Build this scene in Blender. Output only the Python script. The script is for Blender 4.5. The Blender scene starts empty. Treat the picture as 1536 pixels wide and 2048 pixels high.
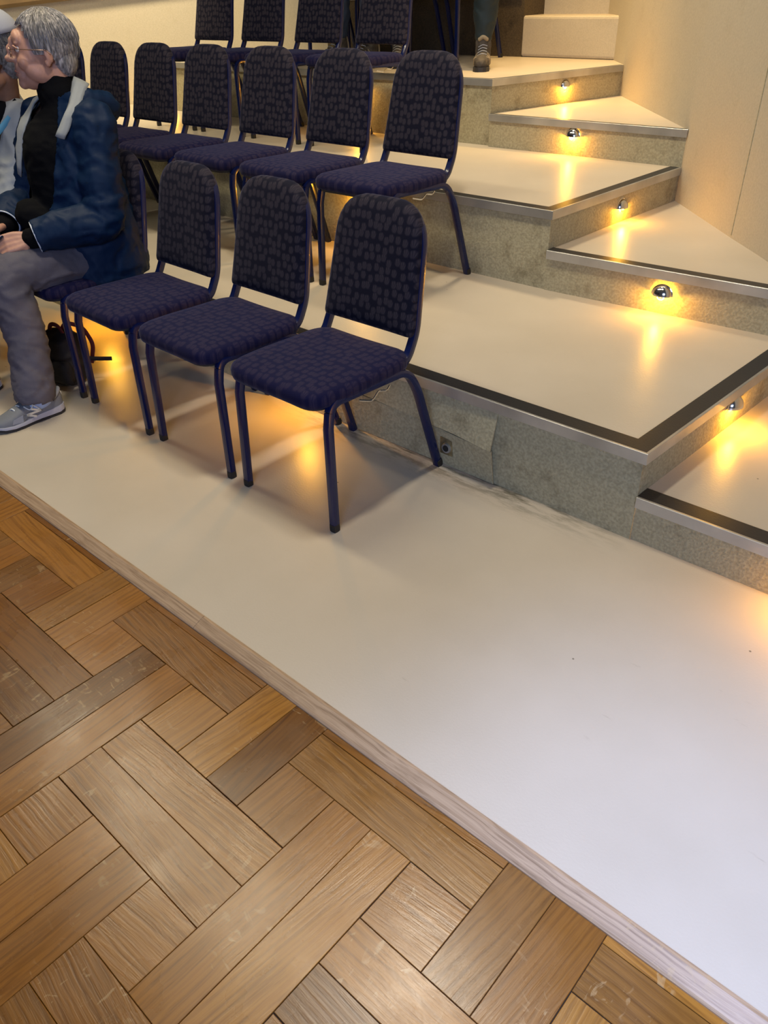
import bpy, bmesh, math, random
from mathutils import Vector, Matrix, noise
random.seed(7)
S = bpy.context.scene
COL = S.collection
V = Vector
PI = math.pi

# ------------------------------------------------------------------ camera
cd = bpy.data.cameras.new('camera'); cam = bpy.data.objects.new('camera', cd); COL.objects.link(cam)
cd.sensor_fit = 'AUTO'; cd.sensor_width = 36.0; cd.lens = 1535.75 / 2048 * 36.0
cd.clip_start = 0.05; cd.clip_end = 60
_p, _r, _y = 0.5992545, -0.0325987, -0.7498012
fw = V((math.sin(_y) * math.cos(_p), math.cos(_y) * math.cos(_p), -math.sin(_p)))
rt = V((math.cos(_y), -math.sin(_y), 0)); up = rt.cross(fw)
r2 = math.cos(_r) * rt + math.sin(_r) * up; u2 = -math.sin(_r) * rt + math.cos(_r) * up
M = Matrix(((r2.x, u2.x, -fw.x, 0), (r2.y, u2.y, -fw.y, 0), (r2.z, u2.z, -fw.z, 1.4483), (0, 0, 0, 1)))
cam.matrix_world = M
S.camera = cam

# ------------------------------------------------------------------ world, lights, exposure
S.view_settings.view_transform = 'Standard'
S.view_settings.look = 'None'
S.view_settings.gamma = 1
S.view_settings.use_curve_mapping = False
S.view_settings.exposure = 0.0
w = bpy.data.worlds.new('world'); S.world = w; w.use_nodes = True
w.node_tree.nodes['Background'].inputs[0].default_value = (0.85, 0.9, 1.0, 1)
w.node_tree.nodes['Background'].inputs[1].default_value = 0.05

WARM = (1.0, 0.80, 0.52); COOL = (0.72, 0.80, 1.0)
def area(name, loc, target, sx, sy, power, color, spread=PI):
    l = bpy.data.lights.new(name, 'AREA'); l.shape = 'RECTANGLE'; l.size = sx; l.size_y = sy
    l.energy = power; l.color = color; l.spread = spread
    o = bpy.data.objects.new(name, l); COL.objects.link(o); o.location = loc
    o.rotation_euler = (V(target) - V(loc)).to_track_quat('-Z', 'Y').to_euler()
    return o
# ceiling lamps of the hall
area('ceiling_lamp_over_first_row', (-1.5, 1.75, 3.9), (-1.5, 1.6, 0), 0.22, 0.5, 54, (1.0, 0.90, 0.74))
fr = area('ceiling_lamp_over_front', (-3.85, 1.42, 3.9), (-3.2, 1.1, 0), 3.0, 0.25, 84, (1.0, 0.88, 0.62))
fr.rotation_euler = (0, 0, 0)
def spot(name, loc, target, power, color, ang, soft=0.15):
    l = bpy.data.lights.new(name, 'SPOT'); l.energy = power; l.color = color; l.spot_size = math.radians(ang); l.spot_blend = 1.0; l.shadow_soft_size = soft
    o = bpy.data.objects.new(name, l); COL.objects.link(o); o.location = loc; o.rotation_euler = (V(target) - V(loc)).to_track_quat('-Z', 'Y').to_euler(); return o
spot('cool_downlight', (0.7, 0.3, 3.6), (0.18, 0.80, 0), 860, (0.43, 0.56, 1.0), 38)
spot('ceiling_lamp_over_stairs', (-2.7, 3.9, 4.3), (-2.3, 3.95, 0.4), 380, (1.0, 0.82, 0.56), 66, 0.25)
spot('ceiling_lamp_left', (-5.6, 3.3, 3.9), (-7.0, 4.2, 0.8), 800, (1.0, 0.82, 0.50), 78, 0.3)
spot('ceiling_lamp_over_top', (-3.1, 4.9, 3.9), (-3.0, 5.1, 1.0), 540, (1.0, 0.66, 0.26), 58)
area('window_daylight', (1.9, -2.6, 2.3), (-0.4, 1.2, 0), 2.2, 1.8, 150, (0.46, 0.60, 1.0))

# ------------------------------------------------------------------ material helpers
def newmat(name):
    m = bpy.data.materials.new(name); m.use_nodes = True
    nt = m.node_tree; b = nt.nodes['Principled BSDF']
    return m, nt, b
def N(nt, t, **kw):
    n = nt.nodes.new(t)
    for k, v in kw.items(): setattr(n, k, v)
    return n
def ramp(nt, stops, interp='LINEAR'):
    r = N(nt, 'ShaderNodeValToRGB'); cr = r.color_ramp; cr.interpolation = interp
    while len(cr.elements) < len(stops): cr.elements.new(0.5)
    for e, (p, c) in zip(cr.elements, stops): e.position = p; e.color = (*c, 1)
    return r
def L(nt, a, b): nt.links.new(a, b)
def simple(name, col, rough=0.5, metal=0.0, spec=0.5, bump=0.0, bscale=300, var=0.0, vscale=6, sheen=0.0, coat=0.0):
    m, nt, b = newmat(name)
    b.inputs['Base Color'].default_value = (*col, 1); b.inputs['Roughness'].default_value = rough
    b.inputs['Metallic'].default_value = metal; b.inputs['Specular IOR Level'].default_value = spec
    b.inputs['Sheen Weight'].default_value = sheen; b.inputs['Coat Weight'].default_value = coat
    tc = N(nt, 'ShaderNodeTexCoord')
    if bump:
        n = N(nt, 'ShaderNodeTexNoise'); n.inputs['Scale'].default_value = bscale; n.inputs['Detail'].default_value = 3
        L(nt, tc.outputs['Object'], n.inputs['Vector'])
        bp = N(nt, 'ShaderNodeBump'); bp.inputs['Strength'].default_value = bump; bp.inputs['Distance'].default_value = 0.002
        L(nt, n.outputs['Fac'], bp.inputs['Height']); L(nt, bp.outputs['Normal'], b.inputs['Normal'])
    if var:
        n = N(nt, 'ShaderNodeTexNoise'); n.inputs['Scale'].default_value = vscale; n.inputs['Detail'].default_value = 6
        L(nt, tc.outputs['Object'], n.inputs['Vector'])
        r = ramp(nt, [(0.3, tuple(c * (1 - var) for c in col)), (0.7, tuple(min(1, c * (1 + var)) for c in col))])
        L(nt, n.outputs['Fac'], r.inputs[0]); L(nt, r.outputs[0], b.inputs['Base Color'])
    return m

def mat_tread():
    m, nt, b = newmat('cream_floor_covering')
    tc = N(nt, 'ShaderNodeTexCoord'); 
    n = N(nt, 'ShaderNodeTexNoise'); n.inputs['Scale'].default_value = 2.2; n.inputs['Detail'].default_value = 8
    L(nt, tc.outputs['Object'], n.inputs['Vector'])
    r = ramp(nt, [(0.3, (0.505, 0.435, 0.335)), (0.7, (0.57, 0.495, 0.39))]); L(nt, n.outputs['Fac'], r.inputs[0])
    # small scuffs and specks
    v = N(nt, 'ShaderNodeTexVoronoi'); v.inputs['Scale'].default_value = 5.5; L(nt, tc.outputs['Object'], v.inputs['Vector'])
    r3 = ramp(nt, [(0.012, (0.12, 0.10, 0.07)), (0.022, (1, 1, 1))]); L(nt, v.outputs['Distance'], r3.inputs[0])
    mx = N(nt, 'ShaderNodeMix', data_type='RGBA', blend_type='MULTIPLY'); mx.inputs[0].default_value = 0.8
    L(nt, r.outputs[0], mx.inputs[6]); L(nt, r3.outputs[0], mx.inputs[7])
    # scuffed patches
    mp = N(nt, 'ShaderNodeMapping'); mp.inputs['Scale'].default_value = (5, 22, 5); mp.inputs['Rotation'].default_value = (0, 0, 0.7)
    L(nt, tc.outputs['Object'], mp.inputs[0])
    n2 = N(nt, 'ShaderNodeTexNoise'); n2.inputs['Scale'].default_value = 1.2; n2.inputs['Detail'].default_value = 9; n2.inputs['Roughness'].default_value = 0.7
    L(nt, mp.outputs[0], n2.inputs['Vector'])
    r4 = ramp(nt, [(0.66, (1, 1, 1)), (0.78, (0.72, 0.70, 0.66))]); L(nt, n2.outputs['Fac'], r4.inputs[0])
    mx2 = N(nt, 'ShaderNodeMix', data_type='RGBA', blend_type='MULTIPLY'); mx2.inputs[0].default_value = 1
    L(nt, mx.outputs[2], mx2.inputs[6]); L(nt, r4.outputs[0], mx2.inputs[7])
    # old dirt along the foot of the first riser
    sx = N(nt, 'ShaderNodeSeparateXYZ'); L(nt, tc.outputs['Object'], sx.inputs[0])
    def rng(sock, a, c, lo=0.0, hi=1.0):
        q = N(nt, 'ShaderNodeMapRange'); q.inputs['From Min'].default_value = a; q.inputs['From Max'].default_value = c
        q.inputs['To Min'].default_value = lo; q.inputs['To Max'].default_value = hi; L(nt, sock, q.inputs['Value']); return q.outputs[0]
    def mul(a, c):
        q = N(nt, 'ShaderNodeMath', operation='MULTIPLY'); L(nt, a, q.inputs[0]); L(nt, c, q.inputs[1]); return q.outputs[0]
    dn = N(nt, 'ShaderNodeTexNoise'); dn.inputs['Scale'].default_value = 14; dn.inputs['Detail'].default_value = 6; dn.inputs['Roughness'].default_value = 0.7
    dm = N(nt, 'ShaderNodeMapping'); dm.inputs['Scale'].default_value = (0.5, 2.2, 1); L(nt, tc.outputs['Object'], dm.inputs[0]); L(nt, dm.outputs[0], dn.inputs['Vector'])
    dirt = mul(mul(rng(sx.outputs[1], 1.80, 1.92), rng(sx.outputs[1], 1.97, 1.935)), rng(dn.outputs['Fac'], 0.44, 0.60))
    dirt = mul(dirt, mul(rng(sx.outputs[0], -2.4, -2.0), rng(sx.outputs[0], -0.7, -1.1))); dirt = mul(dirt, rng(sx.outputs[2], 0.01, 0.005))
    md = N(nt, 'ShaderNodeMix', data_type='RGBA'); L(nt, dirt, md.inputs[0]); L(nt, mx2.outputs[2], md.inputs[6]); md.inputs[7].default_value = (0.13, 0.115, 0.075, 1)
    L(nt, md.outputs[2], b.inputs['Base Color'])
    b.inputs['Roughness'].default_value = 0.36; b.inputs['Specular IOR Level'].default_value = 0.45
    nb = N(nt, 'ShaderNodeTexNoise'); nb.inputs['Scale'].default_value = 160; nb.inputs['Detail'].default_value = 3
    L(nt, tc.outputs['Object'], nb.inputs['Vector'])
    bp = N(nt, 'ShaderNodeBump'); bp.inputs['Strength'].default_value = 0.22; bp.inputs['Distance'].default_value = 0.002
    L(nt, nb.outputs['Fac'], bp.inputs['Height']); L(nt, bp.outputs['Normal'], b.inputs['Normal'])
    return m
def mat_riser(name, a, c, bump=0.7, stain=(0.55, 0.52, 0.46)):
    m, nt, b = newmat(name)
    tc = N(nt, 'ShaderNodeTexCoord')
    n = N(nt, 'ShaderNodeTexNoise'); n.inputs['Scale'].default_value = 110; n.inputs['Detail'].default_value = 4
    L(nt, tc.outputs['Object'], n.inputs['Vector'])
    r = ramp(nt, [(0.35, a), (0.65, c)]); L(nt, n.outputs['Fac'], r.inputs[0])
    n2 = N(nt, 'ShaderNodeTexNoise'); n2.inputs['Scale'].default_value = 7; n2.inputs['Detail'].default_value = 7; n2.inputs['Roughness'].default_value = 0.65
    L(nt, tc.outputs['Object'], n2.inputs['Vector'])
    r2_ = ramp(nt, [(0.28, stain), (0.45, (1, 1, 1))]); L(nt, n2.outputs['Fac'], r2_.inputs[0])
    mx = N(nt, 'ShaderNodeMix', data_type='RGBA', blend_type='MULTIPLY'); mx.inputs[0].default_value = 1
    L(nt, r.outputs[0], mx.inputs[6]); L(nt, r2_.outputs[0], mx.inputs[7]); L(nt, mx.outputs[2], b.inputs['Base Color'])
    b.inputs['Roughness'].default_value = 0.8
    bp = N(nt, 'ShaderNodeBump'); bp.inputs['Strength'].default_value = bump; bp.inputs['Distance'].default_value = 0.003
    L(nt, n.outputs['Fac'], bp.inputs['Height']); L(nt, bp.outputs['Normal'], b.inputs['Normal'])
    return m
def mat_oak(name, stops, scale=1.0, rough=(0.2, 0.36), coat=0.25, island=True):
    m, nt, b = newmat(name)
    uv = N(nt, 'ShaderNodeUVMap'); uv.uv_map = 'UVMap'
    geo = N(nt, 'ShaderNodeNewGeometry')
    mp = N(nt, 'ShaderNodeMapping'); mp.inputs['Scale'].default_value = (3.5 * scale, 90 * scale, 1); L(nt, uv.outputs[0], mp.inputs[0])
    # grain lines bent by a broad noise
    nb = N(nt, 'ShaderNodeTexNoise'); nb.inputs['Scale'].default_value = 5.0 * scale; nb.inputs['Detail'].default_value = 2
    L(nt, uv.outputs[0], nb.inputs['Vector'])
    sc = N(nt, 'ShaderNodeVectorMath', operation='SCALE'); sc.inputs['Scale'].default_value = 1.6; L(nt, nb.outputs['Color'], sc.inputs[0])
    ad = N(nt, 'ShaderNodeVectorMath', operation='ADD'); L(nt, mp.outputs[0], ad.inputs[0]); L(nt, sc.outputs[0], ad.inputs[1])
    g = N(nt, 'ShaderNodeTexNoise'); g.inputs['Scale'].default_value = 1.6; g.inputs['Detail'].default_value = 6; g.inputs['Roughness'].default_value = 0.6
    L(nt, ad.outputs[0], g.inputs['Vector'])
    wv = N(nt, 'ShaderNodeTexWave'); wv.bands_direction = 'Y'; wv.inputs['Scale'].default_value = 0.16; wv.inputs['Distortion'].default_value = 4
    wv.inputs['Detail'].default_value = 3; L(nt, ad.outputs[0], wv.inputs['Vector'])
    r = ramp(nt, stops); L(nt, geo.outputs['Random Per Island'] if island else g.outputs['Fac'], r.inputs[0])
    gr = ramp(nt, [(0.25, (0.42, 0.36, 0.30)), (0.55, (1, 1, 1)), (0.8, (1.0, 0.98, 0.94))]); L(nt, g.outputs['Fac'], gr.inputs[0])
    wr = ramp(nt, [(0.0, (0.72, 0.66, 0.6)), (0.35, (1, 1, 1)), (1, (1.0, 1.0, 1.0))]); L(nt, wv.outputs['Fac'], wr.inputs[0])
    m1 = N(nt, 'ShaderNodeMix', data_type='RGBA', blend_type='MULTIPLY'); m1.inputs[0].default_value = 0.85
    L(nt, r.outputs[0], m1.inputs[6]); L(nt, gr.outputs[0], m1.inputs[7])
    m2 = N(nt, 'ShaderNodeMix', data_type='RGBA', blend_type='MULTIPLY'); m2.inputs[0].default_value = 0.5
    L(nt, m1.outputs[2], m2.inputs[6]); L(nt, wr.outputs[0], m2.inputs[7])
    # pale medullary flecks
    mpf = N(nt, 'ShaderNodeMapping'); mpf.inputs['Scale'].default_value = (60, 26, 1); mpf.inputs['Rotation'].default_value = (0, 0, 0.25); L(nt, uv.outputs[0], mpf.inputs[0])
    f = N(nt, 'ShaderNodeTexNoise'); f.inputs['Scale'].default_value = 1.0; f.inputs['Detail'].default_value = 2; f.inputs['Distortion'].default_value = 1.2
    L(nt, mpf.outputs[0], f.inputs['Vector'])
    fr = ramp(nt, [(0.62, (0, 0, 0)), (0.70, (0.4, 0.4, 0.4))]); L(nt, f.outputs['Fac'], fr.inputs[0])
    fl = N(nt, 'ShaderNodeTexNoise'); fl.inputs['Scale'].default_value = 3.0; L(nt, uv.outputs[0], fl.inputs['Vector'])
    flr = ramp(nt, [(0.52, (0, 0, 0)), (0.62, (1, 1, 1))]); L(nt, fl.outputs['Fac'], flr.inputs[0])
    fm = N(nt, 'ShaderNodeMath', operation='MULTIPLY'); L(nt, fr.outputs[0], fm.inputs[0]); L(nt, flr.outputs[0], fm.inputs[1])
    m3 = N(nt, 'ShaderNodeMix', data_type='RGBA'); L(nt, fm.outputs[0], m3.inputs[0])
    L(nt, m2.outputs[2], m3.inputs[6]); m3.inputs[7].default_value = (0.50, 0.34, 0.16, 1)
    L(nt, m3.outputs[2], b.inputs['Base Color'])
    tc = N(nt, 'ShaderNodeTexCoord')
    rn = N(nt, 'ShaderNodeTexNoise'); rn.inputs['Scale'].default_value = 7; rn.inputs['Detail'].default_value = 7; L(nt, tc.outputs['Object'], rn.inputs['Vector'])
    rr = N(nt, 'ShaderNodeMapRange'); rr.inputs['From Min'].default_value = 0.3; rr.inputs['From Max'].default_value = 0.7
    rr.inputs['To Min'].default_value = rough[0]; rr.inputs['To Max'].default_value = rough[1]
    L(nt, rn.outputs['Fac'], rr.inputs['Value']); L(nt, rr.outputs[0], b.inputs['Roughness'])
    b.inputs['Coat Weight'].default_value = coat; b.inputs['Coat Roughness'].default_value = 0.3
    bp = N(nt, 'ShaderNodeBump'); bp.inputs['Strength'].default_value = 0.35; bp.inputs['Distance'].default_value = 0.0015
    L(nt, g.outputs['Fac'], bp.inputs['Height']); L(nt, bp.outputs['Normal'], b.inputs['Normal'])
    return m
def mat_fabric(name, axes, ground=(0.004, 0.004, 0.013), motif=(0.036, 0.029, 0.038)):
    m, nt, b = newmat(name)
    tc = N(nt, 'ShaderNodeTexCoord'); sp = N(nt, 'ShaderNodeSeparateXYZ'); cb = N(nt, 'ShaderNodeCombineXYZ')
    L(nt, tc.outputs['Object'], sp.inputs[0])
    L(nt, sp.outputs[axes[0]], cb.inputs[0]); L(nt, sp.outputs[axes[1]], cb.inputs[1])
    mp = N(nt, 'ShaderNodeMapping'); mp.inputs['Scale'].default_value = (38, 33, 1); L(nt, cb.outputs[0], mp.inputs[0])
    v = N(nt, 'ShaderNodeTexVoronoi', voronoi_dimensions='2D', feature='F1', distance='MINKOWSKI')
    v.inputs['Exponent'].default_value = 2.6; v.inputs['Scale'].default_value = 1.0; v.inputs['Randomness'].default_value = 0.5
    L(nt, mp.outputs[0], v.inputs['Vector'])
    cell = ramp(nt, [(0.30, (1, 1, 1)), (0.47, (0, 0, 0))]); L(nt, v.outputs['Distance'], cell.inputs[0])
    # fan-like fine strokes inside each motif
    sb = N(nt, 'ShaderNodeVectorMath', operation='SUBTRACT'); L(nt, mp.outputs[0], sb.inputs[0]); L(nt, v.outputs['Position'], sb.inputs[1])
    s2 = N(nt, 'ShaderNodeSeparateXYZ'); L(nt, sb.outputs[0], s2.inputs[0])
    ya = N(nt, 'ShaderNodeMath', operation='ADD'); ya.inputs[1].default_value = 0.6; L(nt, s2.outputs[1], ya.inputs[0])
    at = N(nt, 'ShaderNodeMath', operation='ARCTAN2'); L(nt, s2.outputs[0], at.inputs[0]); L(nt, ya.outputs[0], at.inputs[1])
    ml = N(nt, 'ShaderNodeMath', operation='MULTIPLY'); ml.inputs[1].default_value = 16; L(nt, at.outputs[0], ml.inputs[0])
    sn = N(nt, 'ShaderNodeMath', operation='SINE'); L(nt, ml.outputs[0], sn.inputs[0])
    mr = N(nt, 'ShaderNodeMapRange'); mr.inputs['From Min'].default_value = -1; mr.inputs['To Min'].default_value = 0.45; L(nt, sn.outputs[0], mr.inputs['Value'])
    mm = N(nt, 'ShaderNodeMath', operation='MULTIPLY'); L(nt, mr.outputs[0], mm.inputs[0]); L(nt, cell.outputs[0], mm.inputs[1])
    mx = N(nt, 'ShaderNodeMix', data_type='RGBA'); L(nt, mm.outputs[0], mx.inputs[0])
    mx.inputs[6].default_value = (*ground, 1); mx.inputs[7].default_value = (*motif, 1)
    L(nt, mx.outputs[2], b.inputs['Base Color'])
    b.inputs['Specular IOR Level'].default_value = 0.15
    b.inputs['Roughness'].default_value = 0.8; b.inputs['Sheen Weight'].default_value = 0.10; b.inputs['Sheen Roughness'].default_value = 0.4
    b.inputs['Sheen Tint'].default_value = (0.75, 0.75, 1, 1)
    bp = N(nt, 'ShaderNodeBump'); bp.inputs['Strength'].default_value = 0.35; bp.inputs['Distance'].default_value = 0.0015
    L(nt, mm.outputs[0], bp.inputs['Height']); L(nt, bp.outputs['Normal'], b.inputs['Normal'])
    return m
def emit(name, col, s):
    m, nt, b = newmat(name); b.inputs['Base Color'].default_value = (*col, 1)
    b.inputs['Emission Color'].default_value = (*col, 1); b.inputs['Emission Strength'].default_value = s
    return m
def mat_hair(name, stops):
    m, nt, b = newmat(name); tc = N(nt, 'ShaderNodeTexCoord')
    mp = N(nt, 'ShaderNodeMapping'); mp.inputs['Scale'].default_value = (1, 1, 0.18); L(nt, tc.outputs['Object'], mp.inputs[0])
    n = N(nt, 'ShaderNodeTexNoise'); n.inputs['Scale'].default_value = 130; n.inputs['Detail'].default_value = 4; L(nt, mp.outputs[0], n.inputs['Vector'])
    r = ramp(nt, stops); L(nt, n.outputs['Fac'], r.inputs[0]); L(nt, r.outputs[0], b.inputs['Base Color'])
    b.inputs['Roughness'].default_value = 0.45
    bp = N(nt, 'ShaderNodeBump'); bp.inputs['Strength'].default_value = 0.8; bp.inputs['Distance'].default_value = 0.003
    L(nt, n.outputs['Fac'], bp.inputs['Height']); L(nt, bp.outputs['Normal'], b.inputs['Normal'])
    return m

MT = {
 'tread': mat_tread(),
 'riser': mat_riser('fuzzy_riser_carpet', (0.32, 0.28, 0.165), (0.44, 0.385, 0.235)),
 'wall': mat_riser('textured_cream_wall', (0.46, 0.405, 0.305), (0.51, 0.45, 0.34), 0.3, (0.93, 0.92, 0.9)), 'shaded_riser': mat_riser('riser_carpet_painted_shade', (0.055, 0.038, 0.018), (0.085, 0.06, 0.03)),  # last entry: riser carpet with the top tier's shade put into its colour
 'oak': mat_oak('parquet_oak', [(0.0, (0.135, 0.049, 0.006)), (0.25, (0.280, 0.109, 0.014)), (0.45, (0.366, 0.160, 0.024)), (0.6, (0.183, 0.076, 0.013)), (0.8, (0.318, 0.126, 0.017)), (1.0, (0.222, 0.084, 0.010))], rough=(0.20, 0.36), coat=0.12),
 'trim': mat_oak('limed_oak_trim', [(0.0, (0.38, 0.25, 0.145)), (1.0, (0.50, 0.35, 0.22))], 1.0, (0.4, 0.5), 0.0, False),
 'dark': simple('black_gap', (0.015, 0.012, 0.01), 0.9),
 'alu': simple('brushed_aluminium', (0.52, 0.52, 0.50), 0.42, 0.8, var=0.25, vscale=4),
 'strip': simple('black_rubber_tread_strip', (0.018, 0.018, 0.020), 0.38, spec=0.5, bump=0.2, bscale=200),
 'chrome': simple('chrome', (0.75, 0.72, 0.68), 0.14, 1.0),
 'bulb': emit('amber_bulb', (1.0, 0.50, 0.06), 260),
 'fab_back': mat_fabric('woven_chair_fabric_upright', (0, 2)),
 'fab_seat': mat_fabric('woven_chair_fabric_flat', (0, 1), (0.005, 0.005, 0.034), (0.024, 0.018, 0.046)),
 'tube': simple('navy_gloss_paint', (0.003, 0.008, 0.055), 0.25, 0.0, 0.45, coat=0.2),
 'under': simple('black_seat_board', (0.01, 0.01, 0.016), 0.6),
 'rubber': simple('black_rubber', (0.012, 0.012, 0.012), 0.6),
 'brass': simple('tarnished_brass', (0.30, 0.25, 0.14), 0.4, 0.7, var=0.3, vscale=60),
 'skin': simple('skin', (0.50, 0.26, 0.18), 0.5, var=0.10, vscale=40, bump=0.1, bscale=500),
 'skin2': simple('tanned_skin', (0.34, 0.17, 0.10), 0.5, var=0.10, vscale=40),
 'eye': simple('eye_white', (0.7, 0.66, 0.62), 0.25), 'iris': simple('dark_iris', (0.03, 0.02, 0.015), 0.2),
 'lip': simple('lip', (0.36, 0.15, 0.11), 0.45),
 'hair': mat_hair('silver_grey_hair', [(0.3, (0.10, 0.095, 0.09)), (0.5, (0.27, 0.25, 0.235)), (0.7, (0.62, 0.56, 0.51))]),
 'hair2': mat_hair('dark_grey_hair', [(0.3, (0.06, 0.06, 0.06)), (0.7, (0.30, 0.29, 0.28))]),
 'jacket': simple('navy_shell_fabric', (0.002, 0.015, 0.048), 0.6, spec=0.2, bump=0.25, bscale=90),
 'lining': simple('pale_grey_lining', (0.30, 0.315, 0.31), 0.6, bump=0.5, bscale=60),
 'piping': simple('white_piping', (0.7, 0.74, 0.8), 0.5),
 'black': simple('black_knit', (0.004, 0.004, 0.005), 0.9, spec=0.1, bump=0.4, bscale=150),
 'trouser': simple('grey_trouser_cloth', (0.095, 0.086, 0.108), 0.8, bump=0.3, bscale=250, var=0.1, vscale=12),
 'teal': simple('dark_teal_cloth', (0.004, 0.015, 0.022), 0.7, bump=0.3, bscale=80),
 'denim': simple('dark_blue_cloth', (0.02, 0.035, 0.07), 0.8, bump=0.3, bscale=120),
 'shoe': simple('grey_suede', (0.17, 0.18, 0.20), 0.75, bump=0.3, bscale=200),
 'shoe_mesh': simple('pale_grey_mesh', (0.27, 0.29, 0.34), 0.7, bump=0.6, bscale=300),
 'sole': simple('white_foam_sole', (0.42, 0.43, 0.50), 0.6), 'outsole': simple('black_outsole', (0.015, 0.015, 0.02), 0.6),
 'sock': simple('pale_blue_sock', (0.33, 0.43, 0.66), 0.8, bump=0.5, bscale=250),
 'lace': simple('white_lace', (0.62, 0.65, 0.66), 0.7), 'logo': simple('cream_letter', (0.72, 0.70, 0.60), 0.6),
 'boot': simple('hiking_boot_leather', (0.055, 0.045, 0.036), 0.8, var=0.4, vscale=30), 'boot_pale': simple('pale_boot_trim', (0.25, 0.20, 0.13), 0.7),
 'cap': simple('pale_grey_cap', (0.36, 0.37, 0.42), 0.8, bump=0.3, bscale=200),
 'pale': simple('pale_grey_raincoat', (0.36, 0.37, 0.36), 0.6, bump=0.3, bscale=50), 'aqua': simple('aqua_trim', (0.12, 0.38, 0.52), 0.6),
 'bag': simple('black_bag_cloth', (0.012, 0.010, 0.011), 0.8, bump=0.4, bscale=100), 'red': simple('dark_red_webbing', (0.10, 0.008, 0.008), 0.7),
 'wire': simple('bronze_wire', (0.30, 0.20, 0.15), 0.3, 0.9), 'phone': simple('dark_phone_glass', (0.01, 0.012, 0.025), 0.12, coat=1.0),
 'blackmetal': simple('black_gloss_metal', (0.008, 0.009, 0.014), 0.3, 0.0, 0.6),
 'capwood': simple('brown_wood', (0.16, 0.10, 0.04), 0.5, var=0.2),
}
m, nt, b = newmat('spectacle_lens'); b.inputs['Transmission Weight'].default_value = 1; b.inputs['Roughness'].default_value = 0; b.inputs['IOR'].default_value = 1.02
MT['lens'] = m

# ------------------------------------------------------------------ object helpers
def link(name, me, mat=None, parent=None, smooth=True, angle=40):
    o = bpy.data.objects.new(name, me); COL.objects.link(o)
    if mat is not None:
        for k in (mat if isinstance(mat, (list, tuple)) else [mat]): me.materials.append(MT[k])
    if smooth:
        for p in me.polygons: p.use_smooth = True
        if angle < 180:
            try: me.set_sharp_from_angle(angle=math.radians(angle))
            except Exception: pass
    if parent: o.parent = parent
    return o
def bmo(name, bm, mat=None, parent=None, smooth=True, angle=40):
    bmesh.ops.recalc_face_normals(bm, faces=bm.faces)
    me = bpy.data.meshes.new(name); bm.to_mesh(me); bm.free()
    return link(name, me, mat, parent, smooth, angle)
def tag(o, label=None, cat=None, group=None, kind=None):
    if label: o['label'] = label
    if cat: o['category'] = cat
    if group: o['group'] = group
    if kind: o['kind'] = kind
    return o
def thing(name, label, cat, loc=(0, 0, 0), rz=0.0, group=None):
    o = bpy.data.objects.new(name, None); COL.objects.link(o); o.location = loc; o.rotation_euler = (0, 0, rz)
    o.empty_display_size = 0.1
    return tag(o, label, cat, group)
def copy_tree(o, parent=None):
    c = o.copy(); COL.objects.link(c)
    if parent: c.parent = parent
    for ch in list(o.children): copy_tree(ch, c)
    return c
def add_prism(bm, poly, z0, z1, mi_top=0, mi_side=0, bevel=0):
    a = [bm.verts.new((x, y, z0)) for x, y in poly]; c = [bm.verts.new((x, y, z1)) for x, y in poly]
    f = bm.faces.new(c); f.material_index = mi_top
    g = bm.faces.new(list(reversed(a))); g.material_index = mi_side
    n = len(poly)
    for i in range(n):
        h = bm.faces.new((a[i], a[(i + 1) % n], c[(i + 1) % n], c[i])); h.material_index = mi_side
def add_box(bm, c, s, rot=None, bev=0.0):
    r = bmesh.ops.create_cube(bm, size=1.0); vs = r['verts']
    bmesh.ops.scale(bm, vec=s, verts=vs)
    if bev:
        es = list({e for v in vs for e in v.link_edges})
        rb = bmesh.ops.bevel(bm, geom=es, offset=bev, segments=2, affect='EDGES', profile=0.5)
        vs = list({v for f in rb['faces'] for v in f.verts} | {v for v in vs if v.is_valid})
    if rot is not None: bmesh.ops.rotate(bm, cent=(0, 0, 0), matrix=rot, verts=vs)
    bmesh.ops.translate(bm, vec=c, verts=vs)
    return vs
def add_ell(bm, c, r, rot=None, seg=24, rings=16):
    o = bmesh.ops.create_uvsphere(bm, u_segments=seg, v_segments=rings, radius=1.0)['verts']
    bmesh.ops.scale(bm, vec=r, verts=o)
    if rot is not None: bmesh.ops.rotate(bm, cent=(0, 0, 0), matrix=rot, verts=o)
    bmesh.ops.translate(bm, vec=c, verts=o); return o
def fillet(pts, rad, seg=6):
    pts = [V(p) for p in pts]; out = [pts[0]]
    for i in range(1, len(pts) - 1):
        r = rad[i] if isinstance(rad, (list, tuple)) else rad
        p = pts[i]; a = (pts[i - 1] - p); c = (pts[i + 1] - p)
        if r <= 0: out.append(p); continue
        la, lc = a.length, c.length; a.normalize(); c.normalize(); r = min(r, la * 0.49, lc * 0.49)
        for k in range(seg + 1):
            t = k / seg; p0 = p + a * r; p2 = p + c * r
            out.append((1 - t) ** 2 * p0 + 2 * t * (1 - t) * p + t * t * p2)
    out.append(pts[-1]); return out
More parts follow.
